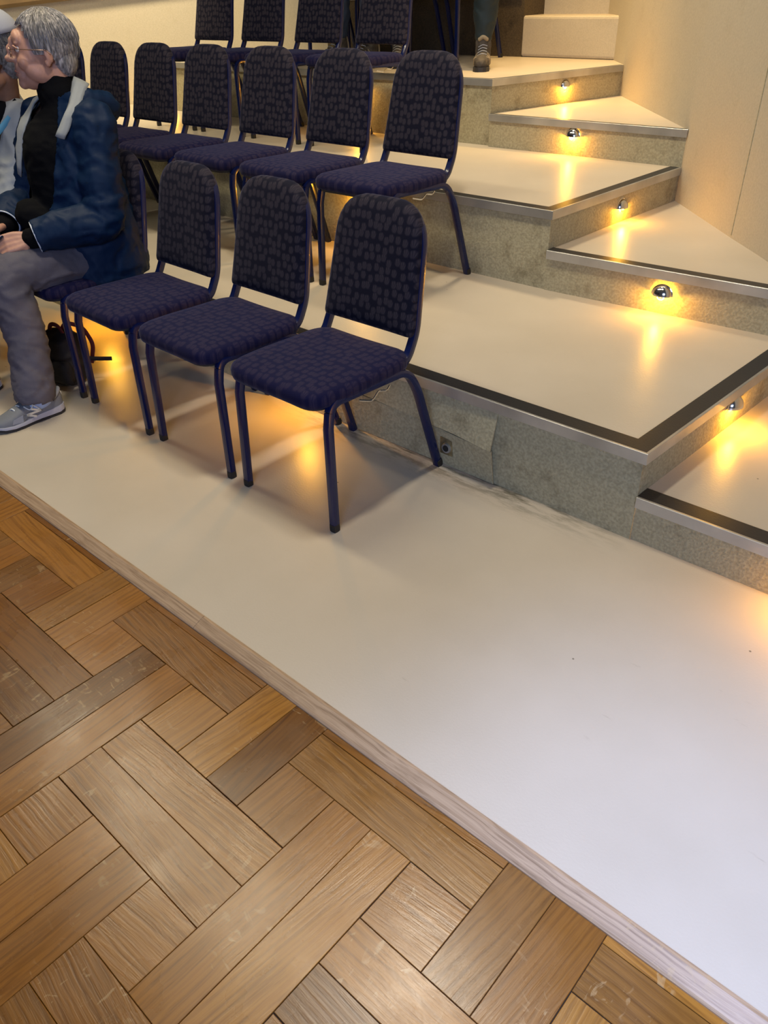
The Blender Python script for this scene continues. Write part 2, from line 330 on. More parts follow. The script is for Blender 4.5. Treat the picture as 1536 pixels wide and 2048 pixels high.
def add_tube(bm, pts, rad, n=12, sq=0.0, flat=1.0, cap='flat', refx=None):
    pts = [V(p) for p in pts]; m_ = len(pts)
    rads = rad if isinstance(rad, (list, tuple)) else [rad] * m_
    T = []
    for i in range(m_):
        a = pts[max(0, i - 1)]; c = pts[min(m_ - 1, i + 1)]; t = (c - a)
        T.append(t.normalized() if t.length > 1e-9 else V((0, 0, 1)))
    ref = V(refx) if refx is not None else (V((0, 0, 1)) if abs(T[0].z) < 0.9 else V((1, 0, 0)))
    u = (ref - T[0] * ref.dot(T[0])).normalized(); rings = []
    for i in range(m_):
        u = (u - T[i] * u.dot(T[i])).normalized(); v = T[i].cross(u); ring = []
        for k in range(n):
            a = 2 * PI * (k + 0.5) / n; ca, sa = math.cos(a), math.sin(a)
            s = 1.0 / max(abs(ca), abs(sa)) if sq else 1.0
            s = 1 + (s - 1) * sq
            ring.append(bm.verts.new(pts[i] + (u * ca + v * sa * flat) * rads[i] * s))
        rings.append(ring)
    for i in range(m_ - 1):
        for k in range(n): bm.faces.new((rings[i][k], rings[i][(k + 1) % n], rings[i + 1][(k + 1) % n], rings[i + 1][k]))
    bm.faces.new(list(reversed(rings[0]))); bm.faces.new(rings[-1])
    return rings
def add_chain(bm, pts, rads, n=16, flat=1.0, refx=None):
    """closed limb: rounded at both ends, radius per joint, smoothly interpolated"""
    P = [V(p) for p in pts]; out = []; R = []
    for i in range(len(P) - 1):
        for k in range(6):
            t = k / 6.0
            p0 = P[max(0, i - 1)]; p1 = P[i]; p2 = P[i + 1]; p3 = P[min(len(P) - 1, i + 2)]
            # gently smoothed path
            h = 0.5 * ((2 * p1) + (p2 - p0) * t + (2 * p0 - 5 * p1 + 4 * p2 - p3) * t * t + (3 * p1 - p0 - 3 * p2 + p3) * t ** 3)
            out.append(h); R.append(rads[i] + (rads[i + 1] - rads[i]) * (t * t * (3 - 2 * t)))
    out.append(P[-1]); R.append(rads[-1])
    d0 = (out[0] - out[1]).normalized(); d1 = (out[-1] - out[-2]).normalized()
    pre = [(out[0] + d0 * R[0] * math.sin(a), R[0] * math.cos(a)) for a in (1.45, 1.1, 0.7, 0.35)]
    post = [(out[-1] + d1 * R[-1] * math.sin(a), R[-1] * math.cos(a)) for a in (0.35, 0.7, 1.1, 1.45)]
    pp = [a for a, _ in pre] + out + [a for a, _ in post]; rr = [max(b_, 1e-4) for _, b_ in pre] + R + [max(b_, 1e-4) for _, b_ in post]
    add_tube(bm, pp, rr, n, flat=flat, refx=refx)
def remesh(bm, voxel, smooth=4, fac=0.5):
    me = bpy.data.meshes.new('tmp'); bmesh.ops.recalc_face_normals(bm, faces=bm.faces); bm.to_mesh(me); bm.free()
    o = bpy.data.objects.new('tmp', me); COL.objects.link(o)
    r = o.modifiers.new('r', 'REMESH'); r.mode = 'VOXEL'; r.voxel_size = voxel
    if smooth:
        s = o.modifiers.new('s', 'SMOOTH'); s.factor = fac; s.iterations = smooth
    bpy.context.view_layer.update()
    dg = bpy.context.evaluated_depsgraph_get()
    me2 = bpy.data.meshes.new_from_object(o.evaluated_get(dg))
    bpy.data.objects.remove(o); bpy.data.meshes.remove(me)
    return me2
def wrinkle(me, amp, scale, ridge=True, seed=0.0, mask=None):
    nrm = [v.normal.copy() for v in me.vertices]
    for v, n in zip(me.vertices, nrm):
        p = V((v.co.x * scale[0] + seed, v.co.y * scale[1], v.co.z * scale[2]))
        q = p + V((noise.noise(p * 0.6 + V((9, 0, 0))), noise.noise(p * 0.6 + V((0, 5, 0))), noise.noise(p * 0.6))) * 1.2
        d = noise.noise(q)
        if ridge: d = 1 - 2.2 * abs(d)
        k = mask(v.co) if mask else 1
        v.co += n * d * amp * k
def loft(bm, rings, close=True, capa=True, capb=True):
    rs = [[bm.verts.new(p) for p in r] for r in rings]; n = len(rs[0])
    for i in range(len(rs) - 1):
        for k in range(n if close else n - 1):
            bm.faces.new((rs[i][k], rs[i][(k + 1) % n], rs[i + 1][(k + 1) % n], rs[i + 1][k]))
    if capa: bm.faces.new(list(reversed(rs[0])))
    if capb: bm.faces.new(rs[-1])
    return rs

# ------------------------------------------------------------------ setting: platform, tiers, steps, walls
Z1, Z2, Z3 = 0.315, 0.651, 0.997
ZS1, ZS2, ZS3 = 0.160, 0.489, 0.824
Z4 = 1.40
WALL = [(0.75, 1.60), (-0.66, 3.045), (-0.947, 3.345), (-1.712, 4.145), (-2.651, 5.24), (-2.905, 5.56), (-3.9, 6.75)]
def wy(x):
    for (a, b_), (c, d) in zip(WALL, WALL[1:]):
        if c <= x <= a: return b_ + (d - b_) * (a - x) / (a - c)
def struct(name, bm, mat, label=None, angle=30, smooth=False):
    o = bmo(name, bm, mat, None, smooth, angle); tag(o, label, None, None, 'structure'); return o

# parquet: pairs of long boards woven with square blocks
def build_parquet():
    bm = bmesh.new(); uvl = bm.loops.layers.uv.new('UVMap')
    Lb, s = 0.5215, 0.1095; P = (Lb + 2 * s) / 2; q = (Lb - 2 * s) / 2; g = 0.0007
    rnd = random.Random(3)
    def plank(x0, y0, x1, y1, alongx):
        if y0 > 0.84: return
        w_ = rnd.choice([0.4, 0.5, 0.7, 1.0, 1.8])
        x0 += g * w_; y0 += g; x1 -= g; y1 -= g * w_
        z = -0.019 + rnd.uniform(-0.0004, 0.0003)
        tx, ty = rnd.uniform(-1, 1) * 0.0022, rnd.uniform(-1, 1) * 0.0022
        cx, cy = (x0 + x1) / 2, (y0 + y1) / 2
        def zz(x, y): return z + tx * (x - cx) + ty * (y - cy)
        b_ = 0.0009
        top = [(x0 + b_, y0 + b_), (x1 - b_, y0 + b_), (x1 - b_, y1 - b_), (x0 + b_, y1 - b_)]
        out = [(x0, y0), (x1, y0), (x1, y1), (x0, y1)]
        tv = [bm.verts.new((x, y, zz(x, y))) for x, y in top]
        ov = [bm.verts.new((x, y, zz(x, y) - 0.0009)) for x, y in out]
        bv = [bm.verts.new((x, y, -0.028)) for x, y in out]
        fs = [bm.faces.new(tv)]
        for i in range(4):
            fs.append(bm.faces.new((ov[i], ov[(i + 1) % 4], tv[(i + 1) % 4], tv[i])))
            fs.append(bm.faces.new((bv[i], bv[(i + 1) % 4], ov[(i + 1) % 4], ov[i])))
        ou, ow = rnd.uniform(0, 40), rnd.uniform(0, 40); tilt = rnd.uniform(-0.12, 0.12)
        for f in fs:
            for l in f.loops:
                a, c = (l.vert.co.x - cx, l.vert.co.y - cy) if alongx else (l.vert.co.y - cy, l.vert.co.x - cx)
                l[uvl].uv = (a * math.cos(tilt) - c * math.sin(tilt) + ou, a * math.sin(tilt) + c * math.cos(tilt) + ow)
    X0, Y0 = -1.3225, 0.3005
    for i in range(-12, 13):
        for j in range(-12, 13):
            x = X0 + P * (i + j); y = Y0 + P * (i - j)
            if not (-5.5 < x < 2.6 and -2.3 < y < 1.0): continue
            plank(x, y, x + Lb, y + s, True); plank(x, y + s, x + Lb, y + 2 * s, True)
            vy = y - q
            plank(x - 2 * s, vy, x - s, vy + Lb, False); plank(x - s, vy, x, vy + Lb, False)
            plank(x, y + 2 * s, x + q, y + 2 * s + q, rnd.random() < 0.5)
            plank(x + Lb - q, y + 2 * s, x + Lb, y + 2 * s + q, rnd.random() < 0.5)
    return bmo('floor', bm, 'oak', None, False)
fl = build_parquet(); tag(fl, 'worn oak parquet of paired boards and square blocks', None, None, 'structure')
bm = bmesh.new(); add_prism(bm, [(-6, -2.8), (3, -2.8), (3, 0.86), (-6, 0.86)], -0.12, -0.0225)
struct('floor', bm, 'dark', 'dark bedding between the parquet boards')

# low platform
bm = bmesh.new(); add_prism(bm, [(-9.5, 0.842), (2.6, 0.842), (2.6, 6.0), (-9.5, 6.0)], -0.12, 0.0, 0, 0)
struct('platform_floor', bm, 'tread', 'low cream platform that carries the front row of chairs')
# limed oak edge trim in lengths
def trim_piece(x0, x1, name):
    bm = bmesh.new(); uvl = bm.loops.layers.uv.new('UVMap')
    prof = [(0.842, -0.03), (0.842, 0.0015), (0.834, 0.002), (0.803, -0.011), (0.799, -0.015), (0.799, -0.03)]
    a = [bm.verts.new((x0, y, z)) for y, z in prof]; c = [bm.verts.new((x1, y, z)) for y, z in prof]
    n = len(prof); bm.faces.new(a); bm.faces.new(list(reversed(c)))
    for i in range(n): bm.faces.new((a[i], c[i], c[(i + 1) % n], a[(i + 1) % n]))
    for f in bm.faces:
        for l in f.loops: l[uvl].uv = (l.vert.co.x + x0 * 3, l.vert.co.y + l.vert.co.z)
    return struct(name, bm, 'trim', 'pale limed oak edging along the front of the platform')
trim_piece(-9.5, -1.4865, 'trim_1'); trim_piece(-1.4855, 2.6, 'trim_2')

def tier(name, poly, z0, z1, label, side='riser'):
    bm = bmesh.new(); add_prism(bm, poly, z0, z1, 0, 1)
    bmesh.ops.recalc_face_normals(bm, faces=bm.faces)
    return struct(name, bm, ['tread', side], label)
wl = [(-0.66, 3.045), (-0.947, 3.345), (-1.712, 4.145), (-2.651, 5.24), (-2.905, 5.56)]
t1 = tier('seating_tier', [(-9.5, 1.93), (-0.752, 1.93), (-0.685, 3.075)] + wl[1:] + [(-9.5, 5.56)], 0.0, Z1, 'lowest raised tier carrying the second row of chairs')
s1 = tier('stair_step', [(-0.752, 1.935), (0.42, 1.945), (-0.66, 3.045), (-0.685, 3.07)], 0.0, ZS1, 'lowest wedge step, at the right edge beside the first tier')
t2 = tier('seating_tier', [(-9.5, 2.985), (-1.755, 2.985), (-1.712, 4.145), (-2.651, 5.24), (-2.905, 5.56), (-9.5, 5.56)], Z1, Z2, 'second tier carrying the third row of chairs')
s2 = tier('stair_step', [(-1.755, 2.98), (-0.655, 3.04), (-0.947, 3.345), (-1.712, 4.14)], Z1, ZS2, 'middle wedge step between first and second tier')
t3 = tier('seating_tier', [(-6.05, 4.14), (-2.90, 4.14), (-2.655, 5.24), (-2.905, 5.56), (-6.05, 5.56)], Z2, Z3, 'third tier with the hiking boot standing on it')
s3 = tier('stair_step', [(-2.885, 4.11), (-1.695, 4.135), (-1.712, 4.145), (-2.651, 5.235)], Z2, ZS3, 'upper wedge step between second and third tier')
s4 = tier('stair_step', [(-7.3, 4.36), (-6.05, 4.36), (-6.05, 5.5), (-7.3, 5.5)], Z2, ZS3, 'far left step seen between the chair backs')
t4 = tier('seating_tier', [(-6.4, 5.56), (-3.645, 5.56), (-3.615, 7.6), (-6.4, 7.6)], Z3, Z4, 'top tier behind the chairs', 'shaded_riser')  # sides coloured dark brown to stand for the shade on the front
b1 = tier('stair_step', [(-3.66, 5.56), (-2.86, 5.53), (-2.86, 5.62), (-3.0, 5.86), (-3.66, 5.86)], Z3, 1.253, 'tall cream step at the top of the stairs', 'wall')
b2 = tier('stair_step', [(-3.66, 5.82), (-3.0, 5.80), (-3.7, 6.75), (-3.66, 6.9)], Z3, 1.50, 'cream step behind the tall step', 'wall')
for o in (b1, b2):
    md = o.modifiers.new('round', 'BEVEL'); md.width = 0.02; md.segments = 3

# walls
def wall_prism(name, line, h0, h1, thick, label, sign=1):
    bm = bmesh.new(); n = len(line)
    def off(i):
        a = V(line[max(0, i - 1)]); c = V(line[min(n - 1, i + 1)]); d = (c - a).normalized()
        return V(line[i]) + V((d.y, -d.x)) * thick * sign
    A = [(bm.verts.new((x, y, h0)), bm.verts.new((x, y, (h1 if not callable(h1) else h1(x))))) for x, y in line]
    B = []
    for i in range(n):
        p = off(i); B.append((bm.verts.new((p.x, p.y, h0)), bm.verts.new((p.x, p.y, (h1 if not callable(h1) else h1(line[i][0]))))))
    for i in range(n - 1):
        bm.faces.new((A[i][0], A[i + 1][0], A[i + 1][1], A[i][1])); bm.faces.new((B[i][0], B[i][1], B[i + 1][1], B[i + 1][0]))
        bm.faces.new((A[i][1], A[i + 1][1], B[i + 1][1], B[i][1])); bm.faces.new((A[i][0], B[i][0], B[i + 1][0], A[i + 1][0]))
    bm.faces.new((A[0][0], A[0][1], B[0][1], B[0][0])); bm.faces.new((A[-1][0], B[-1][0], B[-1][1], A[-1][1]))
    return struct(name, bm, 'wall', label)
seam = (-1.211, 3.615)
WR = [(0.44, 1.93), (-0.66, 3.05), (-0.947, 3.347), seam]
wall_prism('wall_right', WR + [(-1.716, 4.145), (-2.655, 5.24), (-2.905, 5.56), (-3.9, 6.75)], 0.0, 3.4, 0.12, 'cream textured wall that closes the stairs on the right', 1)
# joint strip of the wall covering
bm = bmesh.new(); add_box(bm, (seam[0] - 0.0005, seam[1] - 0.0005, 1.9), (0.0035, 0.003, 2.8), Matrix.Rotation(-0.80, 3, 'Z')); struct('trim_3', bm, 'riser', 'thin vertical joint in the right wall')
# soft cove where floor covering turns up the wall
def cove(pts, z, r=0.03):
    bm = bmesh.new(); prof = [(0.0, 0.0), (0.35, 0.02), (0.7, 0.12), (0.9, 0.35), (1.0, 0.75), (1.0, 1.0)]
    rings = []
    for i, p in enumerate(pts):
        a = V(pts[max(0, i - 1)]); c = V(pts[min(len(pts) - 1, i + 1)]); d = (c - a).normalized(); nn = V((-d.y, d.x))
        rings.append([V((p[0] + nn.x * r * (1 - u), p[1] + nn.y * r * (1 - u), z + v * r)) for u, v in prof])
    rs = [[bm.verts.new(q) for q in r_] for r_ in rings]
    for i in range(len(rs) - 1):
        for k in range(len(prof) - 1): bm.faces.new((rs[i][k], rs[i][k + 1], rs[i + 1][k + 1], rs[i + 1][k]))
    return struct('trim_4', bm, 'tread', 'coved skirting where the steps meet the right wall', 60, True)
cove([(-1.70, 4.125), (-0.955, 3.345), (-0.69, 3.07)][::-1], ZS2, -0.022); cove([(-2.63, 5.20), (-1.73, 4.155)][::-1], ZS3, -0.022)
# left wall with sloping brown top rail
wl0, wl1 = (-9.6, 0.75), (-5.35, 6.0)
htop = lambda x: 1.40 + (x + 7.3) * 0.12
wlm = [(-9.4, 1.05), (-8.0, 2.73), (-7.3, 3.58), (-5.35, 5.95)]
wall_prism('wall_left', wlm, 0.0, htop, 0.12, 'cream wall behind the chairs on the far left', -1)
bm = bmesh.new()
for (a, c) in zip(wlm, wlm[1:]):
    pass
rail = [V((x + 0.02, y - 0.02, htop(x) + 0.035)) for x, y in wlm]; add_tube(bm, rail, 0.04, 8, 1.0)
struct('trim_5', bm, 'capwood', 'brown sloping top rail of the left wall')
bm = bmesh.new(); add_prism(bm, [(-10.5, 7.6), (-2.5, 7.6), (-2.5, 7.7), (-10.5, 7.7)], 0.0, 3.4); struct('wall_back', bm, 'wall', 'cream wall at the very back of the hall')

# nosings: aluminium edge and black tread strip
def offs(path, d):
    out = []; P = [V(p) for p in path]
    for i in range(len(P)):
        ns = []
        if i > 0: t = (P[i] - P[i - 1]).normalized(); ns.append(V((t.y, -t.x)))
        if i < len(P) - 1: t = (P[i + 1] - P[i]).normalized(); ns.append(V((t.y, -t.x)))
        n_ = sum(ns, V((0, 0))).normalized(); k = 1 / max(0.3, n_.dot(ns[0])); out.append(P[i] + n_ * d * k)
    return out
def nosing(parent, path, z, strip=0.060, face=0.034):
    prof = [(0.006, 0.0), (0.006, 0.0022), (0.014, 0.0028), (0.0155, 0.0015), (0.0155, -face), (0.012, -face), (0.011, -0.004), (0.010, 0.0)]
    bm = bmesh.new(); rs = []
    cols = [offs(path, d) for d, _ in prof]
    for i in range(len(path)): rs.append([bm.verts.new((cols[k][i].x, cols[k][i].y, z + prof[k][1])) for k in range(len(prof))])
    n = len(prof)
    for i in range(len(rs) - 1):
        for k in range(n): bm.faces.new((rs[i][k], rs[i][(k + 1) % n], rs[i + 1][(k + 1) % n], rs[i + 1][k]))
    bm.faces.new(rs[0]); bm.faces.new(list(reversed(rs[-1])))
    o = bmo('nosing', bm, 'alu', parent, False); tag(o, 'aluminium edge nosing')
    bm = bmesh.new(); a = offs(path, 0.006); c = offs(path, 0.006 - strip)
    A = [bm.verts.new((p.x, p.y, z + 0.0024)) for p in a]; C = [bm.verts.new((p.x, p.y, z + 0.0024)) for p in c]
    A0 = [bm.verts.new((p.x, p.y, z)) for p in a]; C0 = [bm.verts.new((p.x, p.y, z)) for p in c]
    for i in range(len(A) - 1):
        bm.faces.new((A[i], A[i + 1], C[i + 1], C[i])); bm.faces.new((C[i], C[i + 1], C0[i + 1], C0[i])); bm.faces.new((A[i], A0[i], A0[i + 1], A[i + 1])); bm.faces.new((A0[i], C0[i], C0[i + 1], A0[i + 1]))
    bm.faces.new((A[0], C[0], C0[0], A0[0])); bm.faces.new((A[-1], A0[-1], C0[-1], C[-1]))
    s = bmo('tread_strip', bm, 'strip', parent, False); tag(s, 'black anti-slip strip')
nosing(t1, [(-9.5, 1.93), (-0.752, 1.93), (-0.688, 3.04)], Z1)
nosing(s1, [(-0.750, 1.935), (0.40, 1.945)], ZS1)
nosing(t2, [(-9.5, 2.985), (-1.755, 2.985), (-1.714, 4.12)], Z2, 0.050)
nosing(s2, [(-1.753, 2.98), (-0.67, 3.04)], ZS2, 0.048)
nosing(t3, [(-6.05, 4.14), (-2.90, 4.14), (-2.66, 5.22)], Z3, 0.020)
nosing(s3, [(-2.883, 4.11), (-1.70, 4.135)], ZS3, 0.022)
nosing(s4, [(-7.3, 4.36), (-6.05, 4.36)], ZS3, 0.014)
nosing(t4, [(-6.4, 5.56), (-3.66, 5.56)], Z4, 0.014)

# loose riser panel with socket
def sheet(name, x0, x1, z0, z1, curl, label, par=t1):
    bm = bmesh.new(); nx, nz = 26, 10; fr = []; bk = []
    for i in range(nx + 1):
        u = i / nx; x = x0 + (x1 - x0) * u; a = []; c = []
        for j in range(nz + 1):
            v = j / nz; z = z0(u) + (z1(u) - z0(u)) * v
            d = 0.004 + curl(u, v); a.append(bm.verts.new((x, 1.93 - d, z))); c.append(bm.verts.new((x, 1.93 - d + 0.0035, z)))
        fr.append(a); bk.append(c)
    for i in range(nx):
        for j in range(nz):
            bm.faces.new((fr[i][j], fr[i + 1][j], fr[i + 1][j + 1], fr[i][j + 1])); bm.faces.new((bk[i][j], bk[i][j + 1], bk[i + 1][j + 1], bk[i + 1][j]))
    for i in range(nx):
        bm.faces.new((fr[i][0], bk[i][0], bk[i + 1][0], fr[i + 1][0])); bm.faces.new((fr[i][nz], fr[i + 1][nz], bk[i + 1][nz], bk[i][nz]))
    for j in range(nz):
        bm.faces.new((fr[0][j], fr[0][j + 1], bk[0][j + 1], bk[0][j])); bm.faces.new((fr[nx][j], bk[nx][j], bk[nx][j + 1], fr[nx][j + 1]))
    o = bmo(name, bm, 'riser', par, True, 60); return tag(o, label)
sheet('riser_panel', -2.35, -1.265, lambda u: 0.002, lambda u: 0.150 + 0.008 * math.sin(u * 5), lambda u, v: 0.004 + 0.024 * max(0, u - 0.7) / 0.3 * v, 'loose lower carpet panel with socket, on the riser behind the nearest chair')
sheet('riser_flap', -2.35, -1.262, lambda u: 0.160 + 0.004 * math.sin(u * 6) - 0.012 * max(0, u - 0.85) / 0.15, lambda u: 0.277, lambda u, v: 0.003 + 0.036 * (max(0, u - 0.3) / 0.7) ** 1.4 * (1 - v), 'curling upper carpet flap under the metal nosing behind the nearest chair')
sk = thing('floor_socket', 'small square brass socket plate low on the first riser', 'socket', (-1.468, 1.9165, 0.083))
bm = bmesh.new(); add_box(bm, (0, 0, 0), (0.056, 0.006, 0.066), None, 0.002); bmo('plate', bm, 'brass', sk)
bm = bmesh.new(); bmesh.ops.create_cone(bm, cap_ends=True, segments=28, radius1=0.020, radius2=0.018, depth=0.008, matrix=Matrix.Translation((0.003, -0.005, -0.004)) @ Matrix.Rotation(PI / 2, 4, 'X')); bmo('cover_ring', bm, 'alu', sk)
bm = bmesh.new(); bmesh.ops.create_cone(bm, cap_ends=True, segments=24, radius1=0.012, radius2=0.012, depth=0.004, matrix=Matrix.Translation((0.003, -0.009, -0.004)) @ Matrix.Rotation(PI / 2, 4, 'X')); bmo('plug_hole', bm, 'dark', sk)

# ------------------------------------------------------------------ step lights
def step_light(x, y, z, nrm, label, power=1.5, glow=1.0):
    """hooded chrome eyelid lamp on a riser; nrm = outward direction of the riser"""
    rz = math.atan2(nrm[1], nrm[0]) + PI / 2      # local -Y looks outward
    t = thing('step_light', label, 'step light', (x, y, z), rz, 'amber step lights')
    R = 0.040; bm = bmesh.new(); rings = []
    for j in range(9):                       # quarter sphere
        ph = (PI / 2) * j / 8; ring = []
        for i in range(17):
            th = PI * i / 16
            ring.append(V((R * math.cos(th) , -R * 0.85 * math.sin(ph) * math.sin(th), R * math.sin(th) * math.cos(ph) * 1.0)))
        rings.append(ring)
    # outer shell plus inner shell
    rs = [[bm.verts.new(p) for p in r] for r in rings]
    ri = [[bm.verts.new(p * 0.93) for p in r] for r in rings]
    for A, fl_ in ((rs, 0), (ri, 1)):
        for j in range(8):
            for i in range(16):
                f = (A[j][i], A[j][i + 1], A[j + 1][i + 1], A[j + 1][i])
                try: bm.faces.new(f if not fl_ else tuple(reversed(f)))
                except Exception: pass
    for i in range(16): bm.faces.new((rs[8][i], rs[8][i + 1], ri[8][i + 1], ri[8][i]))
    bmesh.ops.remove_doubles(bm, verts=bm.verts, dist=1e-5)
    bmo('hood', bm, 'chrome', t, True, 60)
    bm = bmesh.new()
    ring = [V((0.043 * math.cos(a), -0.002, 0.043 * math.sin(a))) for a in [2 * PI * k / 40 for k in range(41)]]
    ring = [V((0.042 * math.cos(PI * k / 24), -0.002, 0.042 * math.sin(PI * k / 24))) for k in range(25)]
    add_tube(bm, ring, 0.003, 6); bmo('rim', bm, 'chrome', t)
    bm = bmesh.new(); add_tube(bm, [V((0.015 * math.cos(a), -0.012, -0.002 + 0.015 * math.sin(a))) for a in [2 * PI * k / 24 for k in range(25)]], 0.0016, 6); bmo('bulb_ring', bm, 'chrome', t)
    bm = bmesh.new(); add_ell(bm, (0, -0.013, 0.003), (0.0085, 0.009, 0.010), None, 14, 10); bmo('bulb', bm, 'bulb', t)
    l = bpy.data.lights.new('step_lamp_glow', 'POINT'); l.energy = power; l.color = (1.0, 0.46, 0.035); l.shadow_soft_size = 0.008
    lo = bpy.data.objects.new('step_lamp_glow', l); COL.objects.link(lo); lo.location = (0, -0.024, -0.006); lo.parent = t
    return t
PW = 3.0
step_light(-1.221, 2.994, 0.396, (0.06, -1), 'chrome amber step light under the middle wedge step', PW)
step_light(-1.736, 3.578, 0.556, (1, 0), 'chrome amber step light on the side of the second tier', PW)
step_light(-2.333, 4.118, 0.748, (0, -1), 'chrome amber step light under the upper wedge step', PW)
step_light(-2.777, 4.73, 0.915, (1, -0.22), 'small amber step light on the side of the third tier, topmost of all', PW)
step_light(-0.717, 2.52, 0.245, (1, -0.05), 'amber step light on the side of the first tier at the right edge', PW)
step_light(-0.16, 1.936, 0.085, (0, -1), 'amber step light under the lowest wedge step, throwing light on the platform', PW * 1.6)
step_light(-2.20, 1.918, 0.235, (0, -1), 'amber step light behind the two nearest front chairs', PW * 1.5)
step_light(-3.75, 1.928, 0.235, (0, -1), 'amber step light behind the seated man in the navy jacket', PW * 1.5)
step_light(-2.86, 2.983, 0.56, (0, -1), 'amber step light on the riser behind the second row', PW * 1.3)
step_light(-3.95, 4.138, 0.90, (0, -1), 'amber step light on the riser behind the third row', PW)
step_light(-6.38, 4.358, 0.745, (0, -1), 'far left amber step light between two chair backs', PW)

# ------------------------------------------------------------------ chairs
def pad(bm, outline, prof, place):
    """rounded cushion: outline in 2D, prof = list of (inset, height); place maps (a, b, h) to a point"""
    cx = sum(p[0] for p in outline) / len(outline); cy = sum(p[1] for p in outline) / len(outline)
    rings = []
    for ins, h in prof:
        r = []
        for (x, y) in outline:
            d = V((x - cx, y - cy)); l = d.length; d = d * (max(0.002, l - ins) / l)
            r.append(place(cx + d.x, cy + d.y, h))
        rings.append(r)
    loft(bm, rings)
def rounded(pts, rads, seg=7):
    out = []; n = len(pts)
    for i in range(n):
        p = V(pts[i]); a = V(pts[i - 1]) - p; c = V(pts[(i + 1) % n]) - p; r = rads[i]
        la, lc = a.length, c.length; a.normalize(); c.normalize(); r = min(r, la * .49, lc * .49)
        for k in range(seg + 1):
            t = k / seg; out.append(tuple((1 - t) ** 2 * (p + a * r) + 2 * t * (1 - t) * p + t * t * (p + c * r)))
    # resample evenly
    res = []
    for i in range(len(out)):
        a = V(out[i]); c = V(out[(i + 1) % len(out)]); m_ = max(1, int((c - a).length / 0.02))
        for k in range(m_): res.append(tuple(a + (c - a) * k / m_))
    return res
def backy(z): # centre line of back pad, metres from front foot
    t = (z - 0.45) / 0.5
    return 0.412 + 0.112 * t
def make_chair():
    t = thing('banquet_chair', 'x', 'chair')
    tr = 0.0132
    for s in (-1, 1):
        side = fillet([(s * .2165, .0, .0), (s * .208, .012, .36), (s * .204, .03, .438), (s * .204, .375, .424), (s * .206, .425, .345), (s * .214, .535, .0)], [0, .0, .065, .05, .05, 0], 7)
        # split into front leg, rail, rear leg
        i1 = next(i for i, p in enumerate(side) if p.z > 0.40); i2 = max(i for i, p in enumerate(side) if p.z > 0.395)
        bm = bmesh.new(); add_tube(bm, side[:i1 + 1], tr, 12, 0.55, refx=(1, 0, 0)); fr = bmo('leg', bm, 'tube', t)
        bm = bmesh.new(); add_tube(bm, side[i1:i2 + 1], tr, 12, 0.55, refx=(1, 0, 0)); bmo('side_rail', bm, 'tube', t)
        bm = bmesh.new(); add_tube(bm, side[i2:], tr, 12, 0.55, refx=(1, 0, 0)); rr = bmo('leg', bm, 'tube', t)
        for y, leg, dy in ((0, fr, 0.0), (.535, rr, -0.006)):
            bm = bmesh.new(); add_tube(bm, [(s * .2165, y, 0.0), (s * .2165, y + dy * 0.3, .012), (s * .2163, y + dy, .026)], [.0136, .0140, .0134], 12, 0.5, refx=(1, 0, 0)); bmo('glide', bm, 'rubber', leg)
        # stacking bumpers on the leg
        for k in (.12, .20, .28): pass
    bm = bmesh.new(); add_tube(bm, [(-.2, .04, .43), (.2, .04, .43)], tr * .8, 10); bmo('cross_rail', bm, 'tube', t)
    bm = bmesh.new(); add_tube(bm, [(-.2, .36, .418), (.2, .36, .418)], tr * .8, 10); bmo('cross_rail', bm, 'tube', t)
    # back frame: one bent hoop
    def hp(s, z): return V((s * (0.191 - 0.026 * (z - .5) / .4), backy(z) + 0.010, z))
    hoop = [V((-.192, .33, .437)), V((-.190, .395, .450)), hp(-1, .53), hp(-1, .60), hp(-1, .893), hp(1, .893), hp(1, .60), hp(1, .53), V((.190, .395, .450)), V((.192, .33, .437))]
    hoop = fillet(hoop, [0, .05, .06, .02, .13, .13, .02, .06, .05, 0], 9)
    bm = bmesh.new(); add_tube(bm, hoop, tr, 12, 0.5, refx=(1, 0, 0)); bmo('back_frame', bm, 'tube', t)
    # back pad
    ol = rounded([(-.200, .517), (.200, .517), (.170, .908), (-.170, .908)], [.02, .02, .12, .12])
    pr = [(.012, .018), (.003, .016), (.0, .006), (.0, -.012), (.006, -.022), (.018, -.029), (.05, -.033), (.11, -.034), (.16, -.034)]
    bm = bmesh.new(); pad(bm, ol, pr, lambda a, b_, h: V((a, backy(b_) + h, b_))); bmo('backrest', bm, 'fab_back', t, True, 180)
    # seat
    ol = rounded([(-.205, -.040), (.205, -.040), (.222, .10), (.216, .36), (.185, .415), (-.185, .415), (-.216, .36), (-.222, .10)], [.16, .16, .10, .05, .03, .03, .05, .10])
    pr = [(.016, -.018), (.004, -.014), (.0, .0), (.0, .016), (.006, .027), (.020, .035), (.05, .040), (.10, .043), (.16, .044), (.21, .044)]
    bm = bmesh.new(); pad(bm, ol, pr, lambda a, b_, h: V((a, b_, .447 + h - .012 * b_ - 0.02 * max(0, -b_ + .02)))); bmo('seat', bm, 'fab_seat', t, True, 180)
    bm = bmesh.new(); pad(bm, ol, [(.035, -.030), (.022, -.028), (.018, -.012), (.03, -.010)], lambda a, b_, h: V((a, b_, .447 + h))); bmo('seat_base', bm, 'under', t)
    # ganging hook of bent wire
    bm = bmesh.new(); add_tube(bm, fillet([(.212, .145, .408), (.228, .175, .400), (.232, .185, .400), (.220, .225, .412), (.232, .250, .408), (.226, .270, .416)], .006, 3), .0032, 6, flat=1.0); bmo('linking_hook', bm, 'chrome', t); tag(t.children[-1], 'bent chrome linking hook')
    return t
proto = make_chair(); used = [False]
